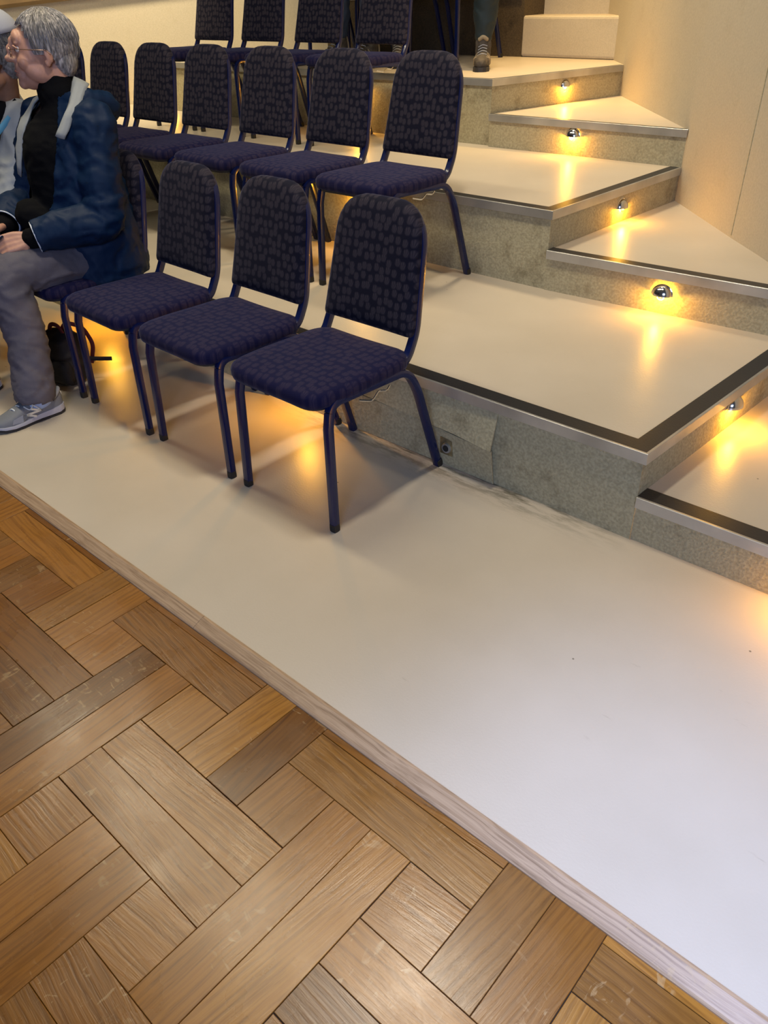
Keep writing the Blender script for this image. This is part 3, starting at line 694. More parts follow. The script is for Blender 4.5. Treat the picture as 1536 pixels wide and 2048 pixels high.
def place(x, y, z, rz, label, group):
    o = proto if not used[0] else copy_tree(proto); used[0] = True
    o.location = (x, y, z); o.rotation_euler = (0, 0, rz); o['label'] = label; o['category'] = 'chair'; o['group'] = group; return o
G1, G2, G3, G4 = 'chairs in the front row on the platform', 'chairs in the second row on the first tier', 'chairs in the third row on the second tier', 'chairs in the fourth row on the third tier'
R1 = [(-1.713, 1.372, 0.0, 'nearest and largest navy banquet chair, right end of the front row'),
      (-2.235, 1.372, -0.015, 'navy banquet chair in the front row, second from its right end'),
      (-2.752, 1.375, -0.03, 'empty navy banquet chair in the front row right beside the seated man'),
      (-3.272, 1.385, -0.03, 'navy banquet chair in the front row that the man in the navy jacket sits on'),
      (-3.80, 1.395, -0.03, 'navy banquet chair at the left edge carrying the person in the pale coat')]
for x, y, rz, lb in R1: place(x, y, 0, rz, lb, G1)
R2 = [(-2.385, 2.425, -.01, 'navy banquet chair at the right end of the second row'), (-2.895, 2.425, -.01, 'second row navy chair, second from the right end'),
      (-3.405, 2.425, 0.0, 'second row navy chair, third from the right end, above the second front chair'), (-3.915, 2.425, 0, 'second row navy chair, fourth from the right end'),
      (-4.41, 2.425, 0, 'second row navy chair, fifth from the right end'), (-4.90, 2.425, 0, 'second row navy chair just right of the man\'s head'),
      (-5.40, 2.425, 0, 'second row navy chair half hidden behind the man\'s grey head')]
for x, y, rz, lb in R2: place(x, y, Z1, rz, lb, G2)
R3 = [(-3.60, 3.55, 0, 'navy chair at the right end of the third row, its top cut off'), (-4.15, 3.55, 0, 'third row navy chair, second from the right end'),
      (-4.69, 3.55, 0, 'third row navy chair, third from the right end'), (-5.22, 3.55, 0, 'third row navy chair at the left end of the row')]
for x, y, rz, lb in R3: place(x, y, Z2, rz, lb, G3)
place(-3.98, 4.93, Z3, 0, 'chair on the third tier behind the hiking boot', G4)
place(-4.50, 4.93, Z3, 0, 'chair on the third tier behind the right end of the third row', G4)
place(-5.02, 4.93, Z3, 0, 'chair on the third tier further left behind the third row', G4)

# ------------------------------------------------------------------ people
def mesh_obj(name, me, mat, parent=None, smooth=True): return link(name, me, mat, parent, smooth, 180)
def head_parts(bm, Mh):
    """unit: metres, face looks along -Y locally, origin at head centre"""
    def E(c, r, rx=0): add_ell(bm, (0, 0, 0), r, Matrix.Rotation(rx, 3, 'X')); vs = bm.verts[-1:]
    pieces = [((0, .022, .032), (.074, .094, .083), 0), ((0, -.030, -.005), (.064, .062, .098), 0), ((0, -.050, -.080), (.044, .044, .040), 0), ((0, -.012, -.060), (.058, .066, .050), -.3),
              ((0, -.072, .042), (.050, .022, .030), 0), ((.036, -.066, -.028), (.026, .024, .028), 0), ((-.036, -.066, -.028), (.026, .024, .028), 0),
              ((0, -.084, -.097), (.027, .019, .020), 0), ((0, -.083, -.046), (.030, .021, .030), 0), ((.042, -.020, -.060), (.024, .054, .036), -.3), ((-.042, -.020, -.060), (.024, .054, .036), -.3), ((0, -.078, -.074), (.034, .024, .030), 0), ((0, -.090, -.062), (.025, .013, .019), 0),
              ((0, -.092, .024), (.010, .014, .026), .2), ((0, -.103, .000), (.010, .014, .026), .35), ((0, -.114, -.018), (.0145, .017, .0125), 0), ((.012, -.100, -.021), (.010, .013, .009), 0), ((-.012, -.100, -.021), (.010, .013, .009), 0),
              ((.028, -.080, .030), (.022, .009, .008), .3), ((-.028, -.080, .030), (.022, .009, .008), .3)]
    for c, r, rx in pieces:
        add_ell(bm, c, r, Matrix.Rotation(rx, 3, 'X'))
    for s in (-1, 1):   # ears
        add_ell(bm, (s * .076, .020, -.006), (.006, .015, .027), Matrix.Rotation(.2, 3, 'X') @ Matrix.Rotation(s * .35, 3, 'Z'))
        add_ell(bm, (s * .074, .012, -.030), (.007, .011, .014), None)
def xform(bm, verts, Mx):
    for v in verts: v.co = Mx @ v.co
def finger(bm, base, d, bend_ax, lens, rads, bends):
    p = V(base); d = V(d).normalized(); pts = [p.copy()]; rr = [rads[0]]
    for l, b_, r in zip(lens, bends, rads[1:]):
        d = Matrix.Rotation(b_, 3, bend_ax) @ d; p = p + d * l; pts.append(p.copy()); rr.append(r)
    add_chain(bm, pts, rr, 10)
def hand(bm, wrist, d, nrm, side, curl=0.5, sc=1.0):
    """palm from wrist along d, back of the hand faces nrm; side=+1 puts the thumb on d x nrm side"""
    d = V(d).normalized(); nrm = (V(nrm) - d * V(nrm).dot(d)).normalized(); s = d.cross(nrm).normalized() * side
    w0 = V(wrist)
    for k in (-1.5, -.5, .5, 1.5):   # metacarpals
        add_chain(bm, [w0 + s * k * .009 * sc, w0 + d * .045 * sc + s * k * .018 * sc + nrm * .002, w0 + d * .088 * sc + s * k * .020 * sc], [.015 * sc, .014 * sc, .0115 * sc], 10)
    ax = -d.cross(nrm).normalized()
    for k, ln in ((1.5, .9), (.5, 1.0), (-.5, .94), (-1.5, .75)):
        b0 = w0 + d * .088 * sc + s * k * .0205 * sc
        finger(bm, b0, (d + s * k * .06), ax, [.042 * ln * sc, .027 * ln * sc, .020 * ln * sc], [.0100 * sc, .0092 * sc, .0086 * sc, .0075 * sc], [curl * .7, curl * 1.2, curl * .8])
    finger(bm, w0 + d * .018 * sc + s * .022 * sc, (d * .7 + s * .8 - nrm * .45), ax, [.040 * sc, .032 * sc, .026 * sc], [.0145 * sc, .0115 * sc, .0100 * sc, .0085 * sc], [.1, .25 + curl * .2, .3])
def face_bits(parent, Mh, glasses=True):
    for s in (-1, 1):
        bm = bmesh.new(); add_ell(bm, (s * .031, -.077, .012), (.0125, .0115, .0115)); xform(bm, bm.verts, Mh); o = bmo('eye', bm, 'eye', parent, True, 180)
        bm = bmesh.new(); add_ell(bm, (s * .031, -.0865, .011), (.0055, .003, .0055)); xform(bm, bm.verts, Mh); bmo('iris', bm, 'iris', o, True, 180)
        bm = bmesh.new(); add_chain(bm, [(s * .016, -.0885, .019), (s * .031, -.0905, .021), (s * .046, -.081, .016)], [.003, .0042, .003], 8); xform(bm, bm.verts, Mh); bmo('eyelid', bm, 'skin', parent, True, 180)
    bm = bmesh.new(); add_chain(bm, [(-.022, -.093, -.062), (-.008, -.1025, -.057), (0, -.103, -.0585), (.008, -.1025, -.057), (.022, -.093, -.062)], [.0028, .0045, .004, .0045, .0028], 8)
    add_chain(bm, [(-.018, -.094, -.066), (0, -.101, -.070), (.018, -.094, -.066)], [.003, .0052, .003], 8); xform(bm, bm.verts, Mh); bmo('lips', bm, 'lip', parent, True, 180)
    if glasses:
        bm = bmesh.new()
        for s in (-1, 1):
            ring = [V((s * .034 + .025 * math.cos(a), -.108 + .006 * abs(math.cos(a)) * 0.6, .006 + .017 * math.sin(a))) for a in [2 * PI * k / 24 for k in range(25)]]
            add_tube(bm, ring, .0011, 6); add_tube(bm, [V((s * .059, -.104, .014)), V((s * .072, -.085, .015)), V((s * .080, -.03, .012)), V((s * .082, .01, .010)), V((s * .080, .028, -.005))], .0012, 6)
        add_tube(bm, [V((-.009, -.110, .010)), V((0, -.113, .013)), V((.009, -.110, .010))], .0011, 6)
        xform(bm, bm.verts, Mh); g = bmo('spectacles', bm, 'wire', parent)
        for s in (-1, 1):
            bm = bmesh.new(); bmesh.ops.create_circle(bm, cap_ends=True, segments=24, radius=1.0, matrix=Matrix.Translation((s * .034, -.106, .006)) @ Matrix.Rotation(PI / 2, 4, 'X') @ Matrix.Diagonal((.0245, .0165, 1, 1)))
            bmesh.ops.solidify(bm, geom=bm.faces[:], thickness=.0012); xform(bm, bm.verts, Mh); bmo('lens', bm, 'lens', g)
def hair(parent, Mh, mat, strands=650, seed=1, thick=.011, name='hair'):
    bm = bmesh.new()
    add_ell(bm, (0, .026, .036), (.074 + thick, .094 + thick, .083 + thick), None, 40, 28)
    add_ell(bm, (0, .066, -.018), (.064, .052, .070), None, 28, 18)
    dele = []
    for f in bm.faces:
        c = f.calc_center_median()
        face = c.y < -.045 - .25 * (c.z - .06) and c.z < .088
        earcut = c.z < .000 and c.y < .030
        low = c.z < -.02 and c.y < .040
        front = c.y < -.03 and c.z < .045
        if face or earcut or low or front or c.z < -.080: dele.append(f)
    bmesh.ops.delete(bm, geom=dele, context='FACES')
    rnd = random.Random(seed); cr = V((0, .045, .125))
    for k in range(strands):
        th = rnd.uniform(0, 2 * PI); st = rnd.uniform(0.0, .9); ln = rnd.uniform(.5, 1.1)
        pts = []; rr = []; jt = rnd.uniform(0, .004)
        for i in range(8):
            ph = st + ln * i / 7 * 1.25
            x = math.sin(ph) * math.cos(th + .12 * i / 7); y = math.sin(ph) * math.sin(th + .12 * i / 7); z = math.cos(ph)
            p = V((x * (.076 + thick + jt), .026 + y * (.096 + thick + jt), .036 + z * (.085 + thick + jt)))
            if z < 0 and y > .2: p = V((x * .076, .05 + y * (.080 + jt), .036 + z * .12))
            bad = (p.y < -.045 - .22 * (p.z - .06) and p.z < .082) or (p.z < -.002 and p.y < .030) or (p.y < -.035 and p.z < .04)
            if bad or p.z < -.092: break
            p += V((rnd.uniform(-1, 1), rnd.uniform(-1, 1), rnd.uniform(-1, 1))) * .0012; pts.append(p); rr.append(.0013 * (1 - .6 * i / 7))
        if len(pts) > 3: add_tube(bm, pts, rr, 4)
    xform(bm, bm.verts, Mh); return bmo(name, bm, mat, parent, True, 180)
def headM(c, fwd, pitch=0.0, roll=0.0, sc=1.0):
    f = V(fwd); ang = math.atan2(f.y, f.x) + PI / 2
    return Matrix.Translation(c) @ Matrix.Rotation(ang, 4, 'Z') @ Matrix.Rotation(roll, 4, 'Y') @ Matrix.Rotation(pitch, 4, 'X') @ Matrix.Scale(sc, 4)

def seg_y(name, loc, fwd, parent, main='shoe'):
    pass
def sneaker(parent, heel, fwd, logo=True):
    """athletic shoe 0.30 long built along fwd from heel"""
    f = V((fwd[0], fwd[1], 0)).normalized(); s = V((-f.y, f.x, 0)); H0 = V(heel)
    def P(a, b_, z): return H0 + f * a + s * b_ + V((0, 0, z))
    A = [0, .01, .03, .07, .11, .15, .19, .23, .265, .29, .302]
    hw = [.012, .028, .036, .038, .037, .040, .048, .050, .043, .028, .010]
    hs = [.018, .033, .041, .043, .042, .046, .054, .056, .049, .034, .014]
    # midsole
    bm = bmesh.new(); R_ = []
    for a, w_ in zip(A, hs):
        zt = .040 - .016 * min(1, a / .22) + .006 * max(0, (a - .25) / .05); zb = .008 + .012 * max(0, (a - .24) / .06) ** 1.5 + .006 * max(0, (.03 - a) / .03)
        R_.append([P(a, b_, z) for b_, z in ((-w_, zb + .004), (-w_ * 1.03, (zb + zt) / 2), (-w_ * .98, zt), (0, zt + .001), (w_ * .98, zt), (w_ * 1.03, (zb + zt) / 2), (w_, zb + .004), (0, zb))])
    loft(bm, R_); so = bmo('sole', bm, 'sole', parent, True, 50)
    bm = bmesh.new(); R_ = []
    for a, w_ in zip(A, hs):
        zb = .0 + .014 * max(0, (a - .24) / .06) ** 1.5 + .006 * max(0, (.03 - a) / .03)
        R_.append([P(a, b_, z) for b_, z in ((-w_ * .98, zb), (-w_ * .99, zb + .010), (w_ * .99, zb + .010), (w_ * .98, zb))])
    loft(bm, R_); bmo('outsole', bm, 'outsole', so, True, 50)
    # upper
    top = [.088, .094, .090, .074, .082, .092, .074, .058, .050, .040, .028]
    bm = bmesh.new(); R_ = []
    for a, w_, h in zip(A, hw, top):
        z0 = .034 - .014 * min(1, a / .22); ring = []
        for k in range(17):
            th = PI * k / 16; cc, ss = math.cos(th), math.sin(th)
            e = .55 if a > .12 else .40
            ring.append(P(a, -w_ * (abs(cc) ** .6) * (1 if cc > 0 else -1) * (1 - .28 * (ss ** 2) if a < .13 else 1 - .1 * ss), z0 + (h - z0) * ss ** e))
        R_.append(ring)
    loft(bm, R_); up_ = bmo('upper', bm, 'shoe', parent, True, 60)
    # padded collar, toe panel, overlays
    bm = bmesh.new(); add_chain(bm, [P(.13, .030, .078), P(.07, .033, .070), P(.03, .030, .084), P(.004, 0, .098), P(.03, -.030, .084), P(.07, -.033, .070), P(.13, -.030, .078)], [.006, .007, .008, .009, .008, .007, .006], 10)
    bmo('collar', bm, 'shoe_mesh', parent, True, 180)
    for sg in (-1, 1):
        bm = bmesh.new(); q = [P(.165, sg * .0465, .040), P(.185, sg * .0475, .056), P(.225, sg * .046, .047), P(.235, sg * .049, .030), P(.19, sg * .050, .027)]
        vs = [bm.verts.new(x + s * sg * .0015) for x in q]; bm.faces.new(vs); bmesh.ops.solidify(bm, geom=bm.faces[:], thickness=.002 * sg); bmo('toe_panel', bm, 'shoe_mesh', parent)
    # laces
    for i in range(4):
        a = .125 + .024 * i; z = .094 - .008 * i
        bm = bmesh.new(); add_chain(bm, [P(a, .027, z - .012), P(a + .006, 0, z + .002), P(a + .012, -.027, z - .014)], [.0032, .0036, .0032], 8); bmo('lace', bm, 'lace', parent)
    bm = bmesh.new(); add_chain(bm, [P(.158, 0, .090), P(.150, .022, .098), P(.135, .040, .082), P(.150, .044, .066), P(.165, .028, .078)], [.0028] * 5, 8)
    add_chain(bm, [P(.158, .01, .090), P(.135, .036, .080), P(.115, .046, .060)], [.0028] * 3, 8); bmo('lace_bow', bm, 'lace', parent)
    # letter on the side panels
    if logo:
        for sg in (1, -1):
            bm = bmesh.new()
            def Q(u, v): return P(.168 - .060 * u, sg * (.0418), .030 + .036 * v)
            def bar(u0, v0, u1, v1, w_=.0085):
                a = Q(u0, v0); c = Q(u1, v1); d = (c - a).normalized(); nn = d.cross(s).normalized() * w_ / 2
                vs = [bm.verts.new(x) for x in (a - nn, c - nn, c + nn, a + nn)]; vb = [bm.verts.new(x.co + s * sg * .0035) for x in vs]
                bm.faces.new(vb); bm.faces.new(list(reversed(vs)))
                for k in range(4): bm.faces.new((vs[k], vs[(k + 1) % 4], vb[(k + 1) % 4], vb[k]))
            bar(0, .5, .60, 0); bar(.38, 1, 1, .55); bar(0, .5, 1, .55)
            bmo('letter', bm, 'logo', parent, False)
    # heel tab mark
    bm = bmesh.new(); add_box(bm, P(-.001, 0, .078), (.006, .016, .014), Matrix.Rotation(math.atan2(f.y, f.x), 3, 'Z'), .001); bmo('heel_tab', bm, 'logo', parent)

def build_man():
    t = thing('person', 'grey-haired person with spectacles in a navy jacket, seated and leaning towards a companion', 'person', (0, 0, 0))
    Mh = headM((-3.262, 1.668, 1.280), (-.47, -.88), -0.02, 0.02, 1.06)
    hips = V((-3.262, 1.66, .560)); chest = V((-3.255, 1.665, .93)); neck = V((-3.235, 1.700, 1.105))
    shN, shF = V((-3.075, 1.715, 1.045)), V((-3.45, 1.70, 1.045))
    elN, elF = V((-3.015, 1.620, .715)), V((-3.535, 1.56, .74))
    wrN, wrF = V((-3.125, 1.375, .668)), V((-3.405, 1.395, .672))
    knN, knF = V((-3.15, 1.235, .535)), V((-3.44, 1.20, .53)); anN, anF = V((-3.02, 1.205, .09)), V((-3.46, 1.14, .09))
    # continuous body
    bm = bmesh.new(); head_parts(bm, None); xform(bm, bm.verts, Mh)
    add_chain(bm, [neck + V((0, .01, -.06)), neck + V((-.01, -.01, .05)), Mh @ V((0, .030, -.055))], [.062, .056, .056], 18)
    add_chain(bm, [hips, (hips + chest) / 2, chest, neck + V((0, 0, -.07))], [.130, .120, .130, .08], 20)
    for sh, el, wr in ((shN, elN, wrN), (shF, elF, wrF)):
        add_chain(bm, [sh, (sh + el) / 2, el, (el + wr) / 2, wr], [.052, .046, .040, .036, .027], 14)
    add_chain(bm, [V((-3.17, 1.66, .545)), (V((-3.17, 1.66, .545)) + knN) / 2, knN, (knN + anN) / 2, anN], [.085, .078, .058, .052, .030], 16)
    add_chain(bm, [V((-3.35, 1.66, .545)), (V((-3.35, 1.66, .545)) + knF) / 2, knF, (knF + anF) / 2, anF], [.085, .078, .058, .052, .030], 16)
    dN = V((-.35, -.90, -.08)).normalized(); dF = V((.42, -.86, -.10)).normalized()
    hand(bm, wrN + dN * .012, dN, V((.75, -.3, .60)), -1, .75, 1.0)
    hand(bm, wrF + dF * .012, dF, V((-.3, -.1, .95)), 1, .45, 1.0)
    me = remesh(bm, .0042, 3, .5); body = mesh_obj('body', me, 'skin', t)
    face_bits(t, Mh, True)
    hair(t, Mh, 'hair', 900, 4)
    # mobile phone is built apart: it is held
    # trousers
    bm = bmesh.new()
    add_chain(bm, [V((-3.26, 1.70, .555)), V((-3.26, 1.60, .565))], [.155, .150], 20)
    for (h, k, a, sx) in ((V((-3.165, 1.64, .545)), knN, anN, 1), (V((-3.36, 1.64, .545)), knF, anF, -1)):
        add_chain(bm, [h, (h + k) / 2 + V((0, 0, .004)), k + V((0, .015, 0)), (k + a) / 2 + V((0, .0, 0)), a + V((0, -.045, .01))], [.105, .094, .080, .075, .076], 20)
    me = remesh(bm, .009, 3, .5)
    wrinkle(me, .007, (9, 9, 14), True, 3.0); wrinkle(me, .0025, (28, 28, 40), True, 1.0)
    # open the hems
    b2_ = bmesh.new(); b2_.from_mesh(me); bpy.data.meshes.remove(me)
    def hemz(c): return .088 + .15 * ((anN.y if c.x > -3.25 else anF.y) - .05 - c.y)
    bmesh.ops.delete(b2_, geom=[f for f in b2_.faces if f.calc_center_median().z < hemz(f.calc_center_median())], context='FACES')
    bmesh.ops.solidify(b2_, geom=b2_.faces[:], thickness=.004); bmo('trousers', b2_, 'trouser', t, True, 180)
    # black knitted top with high collar
    bm = bmesh.new()
    add_chain(bm, [hips + V((0, -.01, .05)), (hips + chest) / 2 + V((0, -.025, 0)), chest + V((-.005, -.02, 0)), neck + V((0, -.01, -.06))], [.145, .142, .142, .095], 22)
    add_chain(bm, [neck + V((0, .015, -.05)), neck + V((-.012, -.008, .022)), neck + V((-.018, -.012, .050))], [.086, .080, .074], 20)
    for wr, el in ((wrN, elN), (wrF, elF)):
        d = (wr - el).normalized(); add_chain(bm, [wr - d * .10, wr - d * .0], [.042, .040], 14)
    add_chain(bm, [V((-3.33, 1.50, .70)), V((-3.27, 1.46, .72)), V((-3.2, 1.52, .66))], [.055, .06, .05], 14)
    me = remesh(bm, .0085, 3, .5); wrinkle(me, .004, (14, 14, 26), True, 8.0); mesh_obj('knitted_top', me, 'black', t)
    # jacket
    bm = bmesh.new()
    sect = [(.43, (-3.255, 1.680), .240, .205), (.50, (-3.255, 1.680), .244, .208), (.60, (-3.255, 1.675), .236, .198), (.72, (-3.255, 1.672), .222, .180), (.85, (-3.257, 1.68), .218, .160), (.97, (-3.258, 1.70), .222, .142), (1.04, (-3.26, 1.71), .205, .118), (1.09, (-3.255, 1.715), .150, .095), (1.13, (-3.245, 1.72), .098, .080), (1.155, (-3.24, 1.722), .086, .076)]
    R_ = []
    for z, (cx, cy), rx, ry in sect:
        R_.append([V((cx + rx * (abs(math.cos(a)) ** .85) * (1 if math.cos(a) > 0 else -1), cy + ry * math.sin(a), z)) for a in [2 * PI * k / 36 for k in range(36)]])
    loft(bm, R_)
    for sh, el, wr in ((shN, elN, wrN), (shF, elF, wrF)):
        d = (wr - el).normalized()
        add_chain(bm, [sh + V((0, 0, -.005)), (sh + el) / 2 + V((0, .006, 0)), el + V((0, .012, -.006)), (el + wr) / 2, wr - d * .025], [.078, .076, .076, .068, .056], 18)
    # folded hood resting on the upper back
    add_chain(bm, [V((-3.145, 1.69, 1.125)), V((-3.135, 1.77, 1.110)), V((-3.17, 1.835, 1.080)), V((-3.26, 1.865, 1.070)), V((-3.35, 1.835, 1.080)), V((-3.385, 1.77, 1.110)), V((-3.375, 1.69, 1.125))], [.022, .034, .046, .050, .046, .034, .022], 16)
    me = remesh(bm, .0085, 4, .5)
    wrinkle(me, .008, (7, 7, 9), True, 2.0); wrinkle(me, .006, (14, 14, 20), True, 6.0); wrinkle(me, .002, (40, 40, 40), False, 6.0)
    bj = bmesh.new(); bj.from_mesh(me); bpy.data.meshes.remove(me)
    dele = []
    for f in bj.faces:
        c = f.calc_center_median()
        ang = math.degrees(math.atan2(c.x + 3.262, -(c.y - 1.69)))      # 0 = straight ahead
        near_arm = min((c - elN).length, (c - wrN).length, (c - elF).length, (c - wrF).length, ((elN + wrN) / 2 - c).length, ((elF + wrF) / 2 - c).length) < .125
        lim = 22 + 38 * max(0, (c.z - .70) / .45)
        if c.z > .50 and -lim < ang < lim and not near_arm: dele.append(f); continue
        if c.z > 1.135 and (V((c.x + 3.245, c.y - 1.72))).length < .10: dele.append(f); continue
        for el, wr in ((elN, wrN), (elF, wrF)):
            d = (wr - el).normalized()
            if (c - (wr - d * .012)).dot(d) > 0 and (c - wr).length < .12: dele.append(f); break
        else:
            if c.z < .442: dele.append(f)
    bmesh.ops.delete(bj, geom=list(set(dele)), context='FACES')
    # keep only the large shell
    seen = set(); comps = []
    for f in bj.faces:
        if f in seen: continue
        st = [f]; seen.add(f); cmp_ = []
        while st:
            g = st.pop(); cmp_.append(g)
            for e in g.edges:
                for h in e.link_faces:
                    if h not in seen: seen.add(h); st.append(h)
        comps.append(cmp_)
    comps.sort(key=len, reverse=True); small = [f for c in comps[1:] if len(c) < 1500 for f in c]
    bmesh.ops.delete(bj, geom=small, context='FACES')
    for _ in range(3): bmesh.ops.smooth_vert(bj, verts=[v for v in bj.verts if v.is_boundary], factor=.5, use_axis_x=True, use_axis_y=True, use_axis_z=True)
    jk = bmo('jacket', bj, ['jacket', 'lining'], t, True, 180)
    sd = jk.modifiers.new('thick', 'SOLIDIFY'); sd.thickness = .006; sd.offset = -1; sd.material_offset = 1; sd.material_offset_rim = 0
    # opened collar with pale lining, both sides
    def lapel(pts_out, pts_in, name, mat):
        bm = bmesh.new(); n = len(pts_out); a = [bm.verts.new(V(p)) for p in pts_out]; c = [bm.verts.new(V(p)) for p in pts_in]
        mid = [bm.verts.new((V(p) + V(q)) / 2 + V((.0, -.014, .008))) for p, q in zip(pts_out, pts_in)]
        for i in range(n - 1): bm.faces.new((a[i], a[i + 1], mid[i + 1], mid[i])); bm.faces.new((mid[i], mid[i + 1], c[i + 1], c[i]))
        bmesh.ops.subdivide_edges(bm, edges=bm.edges[:], cuts=2, use_grid_fill=True, smooth=.6)
        for v in bm.verts: v.co += V((noise.noise(v.co * 22), noise.noise(v.co * 22 + V((4, 0, 0))), noise.noise(v.co * 22 + V((0, 4, 0))))) * .006
        bmesh.ops.solidify(bm, geom=bm.faces[:], thickness=.006); return bmo(name, bm, mat, jk, True, 180)
    lapel([(-3.125, 1.757, 1.166), (-3.105, 1.712, 1.130), (-3.09, 1.668, 1.089), (-3.088, 1.620, 1.042), (-3.092, 1.586, 0.999)],
          [(-3.16, 1.724, 1.193), (-3.14, 1.684, 1.141), (-3.12, 1.646, 1.098), (-3.11, 1.614, 1.051), (-3.1, 1.585, 0.999)], 'collar_lining', 'lining')
    lapel([(-3.33, 1.74, 1.155), (-3.355, 1.66, 1.12), (-3.385, 1.575, 1.055), (-3.39, 1.53, .96), (-3.37, 1.51, .86)],
          [(-3.31, 1.70, 1.165), (-3.31, 1.61, 1.11), (-3.315, 1.55, 1.03), (-3.33, 1.515, .94), (-3.355, 1.50, .85)], 'collar_lining', 'lining')
    # white piping at the cuffs
    for el, wr in ((elN, wrN), (elF, wrF)):
        d = (wr - el).normalized(); c0 = wr - d * .018; ux = d.cross(V((0, 0, 1))).normalized(); uz = ux.cross(d)
        bm = bmesh.new(); add_tube(bm, [c0 + ux * .0575 * math.cos(a) + uz * .0575 * math.sin(a) + d * .004 for a in [2 * PI * k / 30 for k in range(31)]], .0028, 6); bmo('cuff_piping', bm, 'piping', t)
    # sock and shoe of both feet
    for an, hx, hy, fx in ((anN, -3.020, 1.262, (-.06, -1)), (anF, -3.46, 1.20, (-.05, -1))):
        bm = bmesh.new(); add_chain(bm, [an + V((0, -.015, .05)), an + V((0, .004, .02)), an + V((0, -.02, -.01)), an + V((-.004, -.07, -.03))], [.043, .040, .041, .036], 16)
        sock = bmo('sock', bm, 'sock', t, True, 180)
        sh = bpy.data.objects.new('shoe', None); COL.objects.link(sh); sh.parent = t
        sneaker(sh, (hx, hy, 0), fx)
    return t
man = build_man()

ph = thing('mobile_phone', 'dark mobile phone held in the hands of the person in the navy jacket', 'phone', (-3.215, 1.235, .645), -.35)
bm = bmesh.new(); add_box(bm, (0, 0, 0), (.072, .150, .008), Matrix.Rotation(.5, 3, 'X') @ Matrix.Rotation(-.35, 3, 'Y'), .003); bmo('case', bm, 'phone', ph)
bm = bmesh.new(); add_box(bm, Matrix.Rotation(.5, 3, 'X') @ Matrix.Rotation(-.35, 3, 'Y') @ V((0, 0, .0046)), (.066, .143, .0008), Matrix.Rotation(.5, 3, 'X') @ Matrix.Rotation(-.35, 3, 'Y')); bmo('screen', bm, 'phone', ph)

